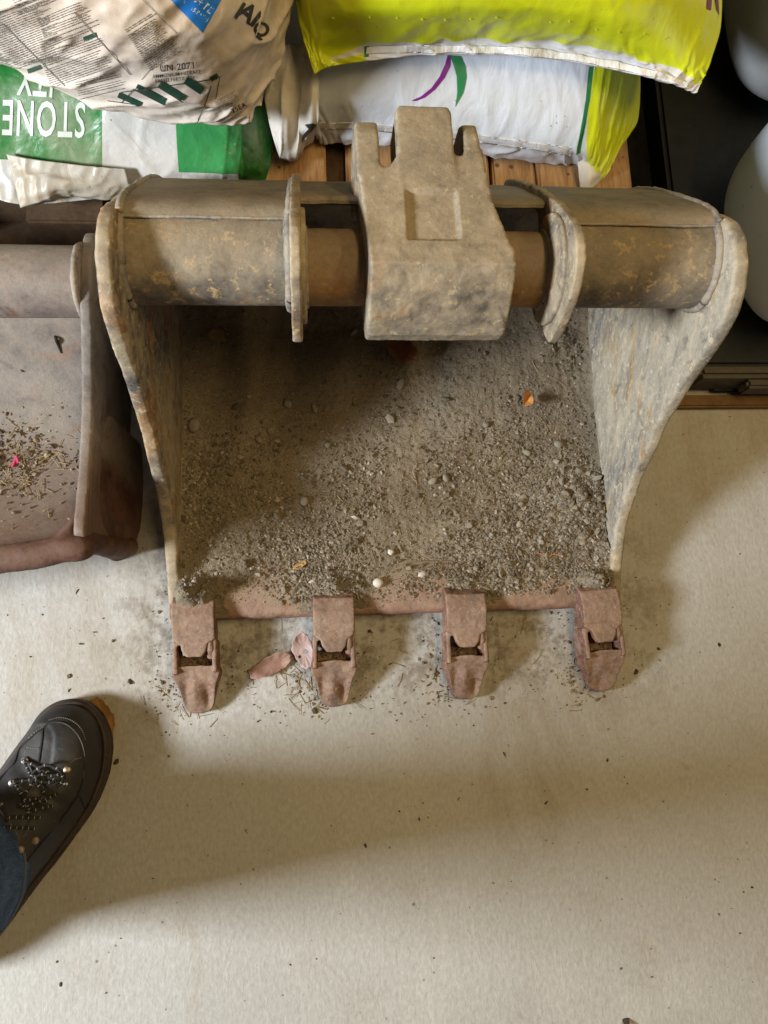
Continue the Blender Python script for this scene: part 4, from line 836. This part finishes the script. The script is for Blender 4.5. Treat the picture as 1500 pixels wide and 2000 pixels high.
def jug_mesh(cx_, cy_, z0, hx, hy, hz, r, rot, seed):
    V = []; F = []; nu, nv = 96, 70
    for j in range(nv):
        b = -math.pi/2+math.pi*j/(nv-1)
        for i in range(nu):
            a = 2*math.pi*i/nu; d = np.array([math.cos(b)*math.cos(a), math.cos(b)*math.sin(a), math.sin(b)])
            e = 3.6; k = (abs(d[0])**e+abs(d[1])**e+abs(d[2])**e)**(-1/e); p = d*k
            V.append((p[0]*hx, p[1]*hy, p[2]*hz+hz))
    V = np.array(V); c_, s_ = math.cos(rot), math.sin(rot); W_ = V.copy(); W_[:, 0] = V[:, 0]*c_-V[:, 1]*s_+cx_; W_[:, 1] = V[:, 0]*s_+V[:, 1]*c_+cy_; W_[:, 2] += z0
    W_ = W_+.0015*np.stack([fbm(W_, 9, 3, seed+k) for k in range(3)], 1)
    return W_, grid_faces(nv, nu, wrap=True, flip=True)
mj = Mat('white_polyethylene'); a = mj.noise(8, 4, .6); sp = mj.voro(55); c = mj.ramp(a, [(.3, (.60, .67, .77)), (.7, (.68, .74, .82))]); c = mj.mix(mj.math('MULTIPLY', mj.step(mj.math('ADD', sp, mj.math('MULTIPLY', mj.noise(14, 2), .5)), .36, .31), .5), c, (.25, .23, .2))
MJUG = mj.out(c, .45, mj.bump(mj.noise(300, 3), .15, .0005))
mj2 = simple('grey_polyethylene', (.36, .385, .41), (.43, .45, .47), 14, .5, .15)
for (cx_, cy_, hx, hy, rot, seed, mt, lab) in ((.735, .555, .155, .140, .10, 1, MJUG, 'white plastic jug standing on the black case beside the right ear of the bucket'), (.80, .915, .185, .15, .0, 5, mj2, 'greyish plastic jug at the top right corner behind the white jug')):
    j = thing('plastic_jug', lab, 'jug', (cx_, cy_, .058), 'plastic jugs on the black case')
    V, F = jug_mesh(cx_, cy_, .058, hx, hy, .19, .05, rot, seed); obj('body', V, F, mt, j)
    obj('neck', *tube_path([(cx_+.06, cy_, .43), (cx_+.06, cy_, .455), (cx_+.06, cy_, .4555)], [.028, .028, .027], 28), mt, j)
    cp = obj('cap', *tube_path([(cx_+.06, cy_, .448), (cx_+.06, cy_, .449), (cx_+.06, cy_, .472), (cx_+.06, cy_, .474)], [.031, .034, .034, .031], 28), MBLK, j)
    hp = curve([(cx_-.09, cy_, .425), (cx_-.085, cy_, .462), (cx_-.04, cy_, .472), (cx_+.005, cy_, .462), (cx_+.01, cy_, .43)], 30); obj('handle', *tube_path(hp, .011, 14), mt, j)

# ============================================================= person: boot and jeans
MLEA = Mat('black_leather'); a = MLEA.noise(26, 5, .65); b = MLEA.noise(260, 4, .7); w = MLEA.noise(60, 4, .6, MLEA.vec((1, 1, 2)))
c = MLEA.ramp(a, [(.35, (.010, .009, .009)), (.6, (.021, .019, .018)), (.8, (.052, .044, .038))])
c = MLEA.mix(MLEA.math('MULTIPLY', MLEA.step(MLEA.noise(90, 4, .7), .6, .75), .3), c, (.14, .11, .085)); 
MBOOT = MLEA.out(c, MLEA.ramp(a, [(.3, .48), (.7, .78)]), MLEA.bump(MLEA.math('ADD', MLEA.math('MULTIPLY', b, .5), w), .35, .0012), Specular_IOR_Level=.5)
MSOLE = simple('brown_rubber_sole', (.022, .016, .013), (.055, .040, .031), 40, .65, .5); MWELT = simple('welt', (.022, .015, .012), (.055, .038, .028), 60, .6, .5)
MLACE = simple('black_lace', (.010, .010, .011), (.028, .027, .028), 300, .75, .6); MLACE2 = simple('pale_lace_fleck', (.28, .26, .23), (.42, .40, .36), 300, .8, .6)
MMET = Mat('nickel'); MMET = MMET.out(MMET.ramp(MMET.noise(120), [(.3, (.14, .135, .125)), (.7, (.34, .32, .30))]), .45, None, .9)
MBRS = Mat('brass'); MBRS = MBRS.out(MBRS.ramp(MBRS.noise(120), [(.3, (.28, .20, .13)), (.7, (.46, .36, .26))]), .5, None, .8)
MTHR = simple('grey_thread', (.13, .12, .10), (.22, .20, .17), 200, .8)
person = thing('person', 'leg of a person in blue jeans and a scuffed black lace-up leather boot', 'person', (-.40, -.2, 0))
right_ = [(139, 1365), (160, 1368), (181, 1380), (198, 1399), (211, 1431), (214, 1458), (213, 1479), (208, 1511), (198, 1541), (184, 1573), (165, 1605), (144, 1634), (107, 1685), (67, 1735), (35, 1778), (0, 1826), (-40, 1872), (-80, 1905), (-120, 1925)]
left_ = [(-165, 1905), (-185, 1850), (-170, 1780), (-135, 1700), (-95, 1630), (-45, 1562), (0, 1502), (20, 1474), (36, 1452), (54, 1428), (72, 1400), (92, 1381), (115, 1369)]
OUT = np.array([P(u, v, .026)[:2] for u, v in right_+left_]); OUT = ccurve(OUT, 140)
cen = OUT.mean(0); tn = np.roll(OUT, -1, 0)-np.roll(OUT, 1, 0); tn /= np.linalg.norm(tn, axis=1)[:, None]
ar = np.sum(OUT[:, 0]*np.roll(OUT[:, 1], -1)-np.roll(OUT[:, 0], -1)*OUT[:, 1]); INW = np.stack([-tn[:, 1], tn[:, 0]], 1)*(1 if ar > 0 else -1)
AX = np.array([.555, .832]); AX /= np.linalg.norm(AX); RT = np.array([AX[1], -AX[0]])
toe = P(149, 1365, .03)[:2]; S_of = lambda q: (toe-q) @ AX           # distance back from the toe
def ringz(ins, z): return np.c_[OUT+INW*ins, np.full(len(OUT), z)]
lv = [(.004, .0), (.0012, .002), (.0005, .010), (.002, .0125), (.002, .0145), (.0, .017), (.0, .0255), (.0015, .028), (.006, .0285)]
V = np.concatenate([ringz(*l) for l in lv]); n = len(OUT); F = grid_faces(len(lv), n, wrap=True)+[tuple(range(n)), tuple(range((len(lv)-1)*n, len(lv)*n))]; V, F = fix_normals(V, F)
boot = None
# upper: section loft from toe to heel, welded with the shaft
so = S_of(OUT); off = (OUT-toe) @ RT; Ub = []
def mid_at(s):
    w_ = np.exp(-((so-s)/.012)**2); return 0.5*((off*w_*(off > np.median(off))).sum()/(w_*(off > np.median(off))).sum()+(off*w_*(off <= np.median(off))).sum()/(w_*(off <= np.median(off))).sum())
Hf = lambda s: np.interp(s, [0, .02, .05, .08, .105, .135, .17, .21, .26, .30], [.058, .066, .072, .074, .080, .098, .120, .130, .120, .10])
ths = np.linspace(0, math.pi/2, 26)
insb = .0045+.003*sm(0, .03, off-np.median(off))+.002*sm(.04, .0, so)
base_ = OUT+INW*insb[:, None]; sc_ = np.clip(so, .052, .25)
mids = np.array([mid_at(k) for k in sc_])-.003; Cc = toe-AX*sc_[:, None]+RT*mids[:, None]
for th in ths:
    pt = Cc+(base_-Cc)*max(1e-3, math.cos(th))**.78; sh_ = np.clip((toe-pt) @ AX, 0, .3); Ub.append(np.c_[pt, .022+(Hf(sh_)-.022)*math.sin(th)**.80])
U = np.concatenate(Ub); UF = grid_faces(26, n, wrap=True)+[tuple(range(n)), tuple(range(25*n, 26*n))]
ank = toe-AX*.225+RT*(-.004)
shaft = tube_path([(ank[0]+.01*AX[0], ank[1]+.01*AX[1], .05), (ank[0], ank[1], .10), (ank[0]-.004*AX[0], ank[1]-.004*AX[1], .15), (ank[0]-.004*AX[0], ank[1]-.004*AX[1], .19)], [.045, .045, .046, .048], 40)
BV, BF, BN = remesh([(U, UF), shaft], .0022, 8)
# local sculpting: toe cap ridge, creases in the vamp
s_ = (toe-BV[:, :2]) @ AX; l_ = (BV[:, :2]-toe) @ RT
capd = s_-(.036+1.9*l_*l_/.05); BV = BV+BN*(.0012*sm(.0015, -.0015, capd))[:, None]
cr = np.exp(-((s_-.088-.25*l_)/.010)**2)+.7*np.exp(-((s_-.112+.2*l_)/.009)**2); BV = BV-BN*(.0022*cr*sm(.05, .07, BV[:, 2]))[:, None]
BV = BV+BN*(.0013*fbm(BV, 24, 3, 61)+.0004*fbm(BV, 90, 3, 62))[:, None]
boot = obj('boot', BV, BF, MBOOT, person, sharp=None)
obj('sole', V, F, MSOLE, boot)
wp = np.c_[OUT+INW*.0045, np.full(n, .0295)]; WV, WF = tube_path(np.r_[wp, wp[:2]], .0024, 8); obj('welt', WV, WF, MWELT, boot)
BT = BVHTree.FromPolygons([Vector(v) for v in BV], BF)
def onboot(u, v, lift=.002):
    d = ray(u, v); h = BT.ray_cast(Vector(CPOS), Vector(d).normalized())
    if h[0] is None: h = BT.find_nearest(Vector(P(u, v, .07)))
    return np.array(h[0]+h[1]*lift)
def seam(name, pts, rad, mat, lift=.0004, M_=60): obj(name, *tube_path(curve([onboot(*p, lift) for p in pts], M_), rad, 7), mat, boot)
def stitches(pts, cnt, mat=MTHR, ln=.5, lift=.0008, rad=.0006):
    c_ = curve([onboot(*p, lift) for p in pts], cnt*4); B_ = []
    for i in range(cnt-1): B_.append(tube_path([c_[i*4], c_[i*4+1], c_[i*4+2]], rad, 5))
    obj('stitching', *join(B_), mat, boot)
MDARK = simple('dark_crease', (.008, .007, .007), (.014, .012, .011), 60, .8)
cap_pts = [(62, 1425), (85, 1410), (98, 1405), (118, 1409), (140, 1418), (158, 1438), (166, 1465), (166, 1495), (163, 1530)]
seam('toe_cap_edge', [(82, 1424), (95, 1413), (118, 1411), (138, 1420), (155, 1440), (164, 1465), (166, 1495), (160, 1535)], .0011, MBOOT, .0002)
stitches([(96, 1407), (118, 1402), (140, 1408), (158, 1424), (168, 1450)], 26)
stitches([(84, 1420), (70, 1430), (50, 1448)], 8)
seam('vamp_seam', [(82, 1424), (60, 1442), (40, 1460), (18, 1482), (0, 1505), (-20, 1540)], .0013, MDARK, .0002)
seam('tongue_fold', [(84, 1424), (83, 1440), (80, 1462), (76, 1488)], .0018, MDARK, -.0004)
seam('vamp_seam', [(166, 1500), (160, 1530), (148, 1560), (120, 1600), (88, 1638), (60, 1672), (40, 1700)], .0010, MDARK, .0002)
seam('vamp_seam', [(150, 1545), (160, 1566), (165, 1580)], .0009, MDARK, .0002)
stitches([(158, 1480), (146, 1484), (134, 1492)], 8); stitches([(76, 1461), (62, 1461), (50, 1460)], 8)
# eyelets and hooks
for (u, v) in ((69, 1641), (40, 1659)):
    p = onboot(u, v, .0); nb_, F_ = tube_path([p+[0, 0, -.001], p+[0, 0, .0012], p+[0, 0, .0026], p+[0, 0, .003]], [.0042, .0044, .0036, .0015], 18); obj('eyelet', nb_, F_, MBRS, boot)
for (u, v) in ((50, 1485), (25, 1529), (132, 1503), (108, 1527), (130, 1531), (4, 1572)):
    p = onboot(u, v, .0); big_ = (u, v) in ((50, 1485), (25, 1529), (132, 1503))
    rr = .0044 if big_ else .0030; a_, f_ = tube_path([p+[0, 0, -.002], p+[0, 0, .0015], p+[0, 0, .0032], p+[0, 0, .0042]], [rr*.9, rr, rr*.9, rr*.45], 20)
    h_ = obj('lace_hook', a_, f_, MMET if u != 132 else MBRS, boot)
def lace(pts, r=.0017, lift=.004):
    c_ = curve([onboot(u, v, lift+dl) for u, v, dl in pts], 60); V_, F_ = tube_path(c_, r, 8); obj('lace', V_, F_, MLACE, boot)
    B_ = []
    for i in range(2, 57, 5): B_.append(tube_path([c_[i], c_[i+1]], r*1.06, 8))
    if RNG.random() < .8: obj('lace_fleck', *join(B_[::2]), MLACE2, boot)
lace([(50, 1485, .002), (68, 1493, 0), (88, 1505, 0), (108, 1522, .001), (112, 1530, 0)])
lace([(52, 1488, .001), (58, 1502, 0), (64, 1516, 0), (80, 1536, 0), (92, 1552, 0)])
lace([(25, 1529, .002), (48, 1526, 0), (70, 1523, .002), (90, 1526, .001), (108, 1527, .001)])
lace([(64, 1518, .002), (72, 1506, .003), (86, 1497, .005), (102, 1494, .006), (116, 1500, .006), (123, 1512, .005), (122, 1524, .004), (112, 1536, .003)])
lace([(118, 1510, .004), (104, 1514, .002), (84, 1512, .003), (70, 1522, .002), (58, 1540, 0), (46, 1556, 0)])
lace([(103, 1492, .003), (112, 1500, .006), (124, 1508, .005), (126, 1520, .003)], .0015)
lace([(112, 1549, 0), (98, 1556, 0), (80, 1566, 0), (60, 1574, 0), (40, 1580, 0)])
lace([(102, 1575, 0), (84, 1580, 0), (60, 1584, 0), (38, 1574, 0)])
lace([(92, 1568, 0), (72, 1562, 0), (50, 1568, 0), (34, 1578, 0)])
lace([(79, 1598, 0), (60, 1600, 0), (36, 1598, 0), (10, 1600, 0)])
lace([(68, 1618, 0), (48, 1620, 0), (24, 1618, 0), (0, 1620, 0)])
lace([(32, 1534, 0), (40, 1550, 0), (52, 1574, 0), (56, 1596, 0)])
lace([(6, 1575, 0), (10, 1590, 0), (14, 1606, 0)])
# jeans leg
MJ = Mat('denim'); a = MJ.noise(30, 5, .65); t1 = MJ.noise(900, 2, .5, MJ.vec((1, 1, .12))); 
c = MJ.ramp(a, [(.35, (.035, .062, .125)), (.6, (.07, .115, .215)), (.8, (.15, .21, .31))]); c = MJ.mix(.6, c, MJ.ramp(t1, [(.3, (.5, .5, .5)), (.7, (1.6, 1.6, 1.6))]), 'MULTIPLY')
MDEN = MJ.out(c, .9, MJ.bump(MJ.math('ADD', t1, a), .5, .0012), Specular_IOR_Level=.1)
jc = np.array([-.409, -.222]); rows_ = []; nz, na = 110, 72
for k in range(nz):
    z = .082+(.92-.082)*(k/(nz-1))**1.15; rr = np.interp(z, [.08, .1, .3, .55, .92], [.085, .084, .078, .086, .105]); a = np.linspace(0, 2*math.pi, na, endpoint=False)
    cx_ = jc[0]-.02*max(0, z-.15); cy_ = jc[1]-.06*max(0, z-.15)
    p = np.stack([cx_+rr*np.cos(a), cy_+rr*np.sin(a)*1.03, np.full(na, z)], 1)
    w_ = .006*fbm(np.c_[np.cos(a)*1.3, np.sin(a)*1.3, np.full(na, z*16)], 1, 3, 71); p[:, 0] += np.cos(a)*w_; p[:, 1] += np.sin(a)*w_; rows_.append(p)
rows_ = [rows_[0]*1.0-np.r_[0, 0, 0]]+rows_
ins = rows_[0].copy(); ins[:, :2] = jc+(ins[:, :2]-jc)*.965; ins2 = ins.copy(); ins2[:, 2] += .03
allr = [ins2, ins]+rows_[1:]; V = np.concatenate(allr); nr = len(allr); F = grid_faces(nr, na, wrap=True)+[tuple(range((nr-1)*na, nr*na))]; V, F = fix_normals(V, F)
jeans = obj('jeans_leg', V, F, MDEN, person, sharp=None)
for zz in (.096, .099):
    a = np.linspace(0, 2*math.pi, 140); rr = np.interp(zz, [.08, .1], [.085, .084])+.0012; pth = np.stack([jc[0]+rr*np.cos(a), jc[1]+rr*1.03*np.sin(a), np.full(140, zz)], 1); obj('hem_stitching', *tube_path(pth, .0008, 5), simple('tan_thread', (.05, .07, .12), (.12, .13, .16), 300), jeans)

# ============================================================= leaves, pebbles, bits
def leaf(name, pts, z, curl, mats, label, cat='leaf', holes=(), lift=lambda u, v: 0, vein=True, seed=0):
    """outline in floor coordinates -> curled leaf of real thickness with a midrib"""
    q = ccurve(np.array([P(u, v, z)[:2] for u, v in pts]), 60); c0 = q.mean(0); q = c0+(q-c0)*(1+.10*fbm(np.c_[q, 0*q[:, 0]], 130, 3, seed+4)+.04*np.sin(np.linspace(0, 75, 60)))[:, None]; rings_ = 12; V = []
    for k in range(rings_+1):
        f = k/rings_; r = c0+(q-c0)*max(f, .001); zz = z+curl*f**2*(1+.6*np.sin(np.linspace(0, 12.56, 60)+seed))+.0048*fbm(np.c_[r, 0*r[:, 0]], 70, 3, seed)*f+.003
        V.append(np.c_[r, zz])
    V = np.concatenate(V); D = V.copy(); D[:, 2] -= .0005; F0 = grid_faces(rings_+1, 60, wrap=True)
    if holes:
        px = to_px(V); F0 = [f for f in F0 if not any(math.hypot(px[list(f)].mean(0)[0]-hu, px[list(f)].mean(0)[1]-hv) < hr for hu, hv, hr in holes)]
    F = F0+[tuple(i+len(V) for i in f[::-1]) for f in F0]+[(rings_*60+i, rings_*60+(i+1) % 60, len(V)+rings_*60+(i+1) % 60, len(V)+rings_*60+i) for i in range(60)]
    V2, F = fix_normals(np.r_[V, D], F); o = obj(name, V2, F, mats, base=(c0[0], c0[1], 0), sharp=None); return tag(o, label, cat)
def leafmat(name, a, b): return simple(name, a, b, 55, .6, .6, .3)
leaf('dry_leaf', [(588, 1235), (601, 1243), (611, 1262), (612, 1285), (606, 1302), (594, 1304), (580, 1290), (570, 1268), (574, 1248)], .010, .005, leafmat('pink_leaf', (.33, .22, .20), (.50, .38, .35)), 'pale pink dry leaf with holes leaning on the second tooth', holes=((597, 1273, 5), (586, 1283, 3)), seed=2)
leaf('dry_leaf', [(485, 1312), (500, 1300), (528, 1280), (556, 1274), (568, 1280), (562, 1298), (545, 1310), (520, 1322), (498, 1326)], .002, .0045, leafmat('red_leaf', (.22, .12, .09), (.34, .21, .165)), 'reddish brown curled leaf on the floor between the first two teeth', seed=4)
leaf('dry_leaf', [(190, 1362), (204, 1368), (220, 1388), (227, 1412), (221, 1436), (212, 1440), (204, 1420), (195, 1395), (178, 1375)], .002, .003, leafmat('orange_leaf', (.19, .095, .03), (.31, .165, .05)), 'orange autumn leaf trapped under the toe of the boot', seed=6)
# crumpled orange scrap and rust flake in the bucket
def dz1(u, v):
    p = P(u, v, .03)
    for _ in range(4): p = P(u, v, float(dirt_z(np.array([p[0]]), np.array([p[1]]))[0]))
    return p
def blob(name, u, v, r, scale, mat, label, cat, seed, rot=0, sink=.1, amp=.3):
    p = dz1(u, v); W_ = IV2*(1+amp*fbm(IV2, 1.3, 2, seed))[:, None]*np.array(scale)*r; c_, s_ = math.cos(rot), math.sin(rot)
    X_ = W_.copy(); X_[:, 0] = W_[:, 0]*c_-W_[:, 1]*s_; X_[:, 1] = W_[:, 0]*s_+W_[:, 1]*c_; X_[:, 2] -= X_[:, 2].min(); X_[:, 2] -= sink*r
    o = obj(name, X_+p, IF2, mat, base=p, sharp=None); return tag(o, label, cat)
blob('pebble', 738, 1139, .0072, (1, .95, .75), simple('white_pebble', (.48, .44, .37), (.62, .58, .5), 90, .8), 'round white pebble on the dirt, largest of the pale stones', 'pebble', 3, amp=.12)
blob('pebble', 824, 1122, .0052, (1.3, .9, .8), simple('grey_pebble', (.40, .37, .31), (.52, .49, .42), 90, .8), 'oval pale grey pebble right of the round white one', 'pebble', 5, .4)
blob('pebble', 763, 1079, .0042, (1, 1, .8), simple('cream_pebble', (.5, .46, .38), (.6, .56, .47), 90, .8), 'small cream pebble up the dirt from the round white one', 'pebble', 7)
blob('pebble', 782, 750, .0072, (.7, 1.5, .5), simple('tan_stone', (.22, .19, .14), (.30, .26, .19), 90, .8), 'long flat tan stone below the coupler casting', 'stone', 9, -.4)
SL = ['pale wedge shaped stone just below the tube shadow, left of centre', 'flat tan stone beside the pale wedge stone below the tube shadow', 'small pale stone on the gravel heap by the right side plate', 'dark stone right of centre, furthest right of the mid bucket stones', 'rounded grey stone below the orange leaf scrap', 'broad flat stone at the centre right of the bucket soil', 'pale cornered stone in the middle of the left half of the soil', 'flat stone touching the broad stone at centre right', 'lone tan stone left of centre beneath the pale wedge stone', 'round pale stone left of the orange leaf scrap and lower', 'small tan stone at the middle of the bucket above its shadow edge', 'brown clod lying against the left side plate']
for u, v, r, sc, rt, s in ((562, 790, .0068, (.8, 1.1, .6), .6, 1), (614, 798, .0062, (.7, 1.2, .6), .3, 2), (1016, 985, .004, (1, 1, .8), 0, 3), (1090, 870, .0055, (1.1, 1, .7), 0, 4), (1028, 885, .0048, (1, 1.2, .8), 1, 5), (845, 940, .0058, (1.2, .9, .7), .5, 6), (594, 980, .006, (1, 1.1, .7), .7, 7), (870, 935, .005, (1.2, .9, .7), 2, 8), (505, 860, .0055, (.9, 1, .7), 1, 9), (948, 830, .005, (1, .9, .8), 1, 10), (640, 870, .0045, (1, 1, .7), 2, 11), (380, 830, .009, (.9, 1.1, .6), 0, 12)):
    o = blob('stone', u, v, r, sc, bpy.data.materials.get('angular_stone') or simple('angular_stone', (.19, .165, .125), (.30, .265, .2), 90, .85), SL[s-1], 'stone', s*3, rt, .15, .5); o['group'] = 'angular stones on the bucket soil'
scr = leaf('leaf_scrap', [(1020, 772), (1032, 770), (1036, 780), (1034, 794), (1022, 795), (1019, 784)], .045, .008, leafmat('orange_scrap', (.42, .17, .04), (.62, .30, .09)), 'bright orange curled leaf scrap on the dark soil under the tube', seed=8)
leaf('rust_flake', [(752, 662), (772, 652), (795, 668), (812, 690), (808, 708), (790, 712), (770, 705), (756, 690)], .05, .006, leafmat('rust_flake', (.10, .032, .015), (.17, .06, .025)), 'dark red brown leaf on the soil just below the coupler casting', seed=9)
leaf('mud_cake', [(408, 652), (418, 645), (434, 647), (439, 658), (433, 668), (416, 669), (408, 662)], .035, .002, leafmat('mud_cake', (.20, .13, .06), (.27, .18, .09)), 'small round ochre mud cake at the back left of the bucket', 'mud', seed=3)
leaf('leaf_scrap', [(572, 1108), (590, 1096), (598, 1098), (596, 1104), (580, 1114)], .034, .002, leafmat('ochre_scrap', (.40, .24, .08), (.5, .33, .14)), 'narrow ochre leaf scrap on the soil above the second tooth', seed=5)
tw = curve([dz1(u, v)+[0, 0, .001] for u, v in ((1052, 1080), (1066, 1086), (1082, 1083), (1104, 1086))], 24); o = obj('twig', *tube_path(tw, .0008, 6), leafmat('orange_twig', (.35, .13, .05), (.5, .2, .09)), base=tw[0]); tag(o, 'thin orange twig lying on the gravel near the right side plate', 'twig')
q = [P(u, v, .12) for u, v in ((105, 650), (112, 668), (120, 688))]
def nbp(u, v):
    p = P(u, v, .14)
    for _ in range(5): p = P(u, v, float(nb_z(p[0], p[1])[0])+.001)
    return p
tw = curve([nbp(*k) for k in ((103, 642), (108, 658), (114, 674), (120, 690))], 20); o = obj('twig', *tube_path(tw, np.interp(np.arange(20), [0, 10, 19], [.0006, .0022, .0008]), 7), MDARK, base=tw[0]); tag(o, 'short dark twig lying in the grading bucket', 'twig')
tw = curve([nbp(*k) for k in ((78, 618), (100, 622), (125, 626), (140, 630))], 20); o = obj('twig', *tube_path(tw, .0012, 6), MDARK, base=tw[0]); tag(o, 'line of dark dried stalk below the grading bucket tube', 'twig')
tw = curve([nbp(*k) for k in ((24, 912), (29, 900), (31, 892), (36, 905))], 20); o = obj('petal', *tube_path(tw, .0018, 6), leafmat('pink_petal', (.45, .04, .12), (.6, .08, .2)), base=tw[0]); tag(o, 'tiny crimson petal among the chaff in the grading bucket', 'petal')
print('scene built')
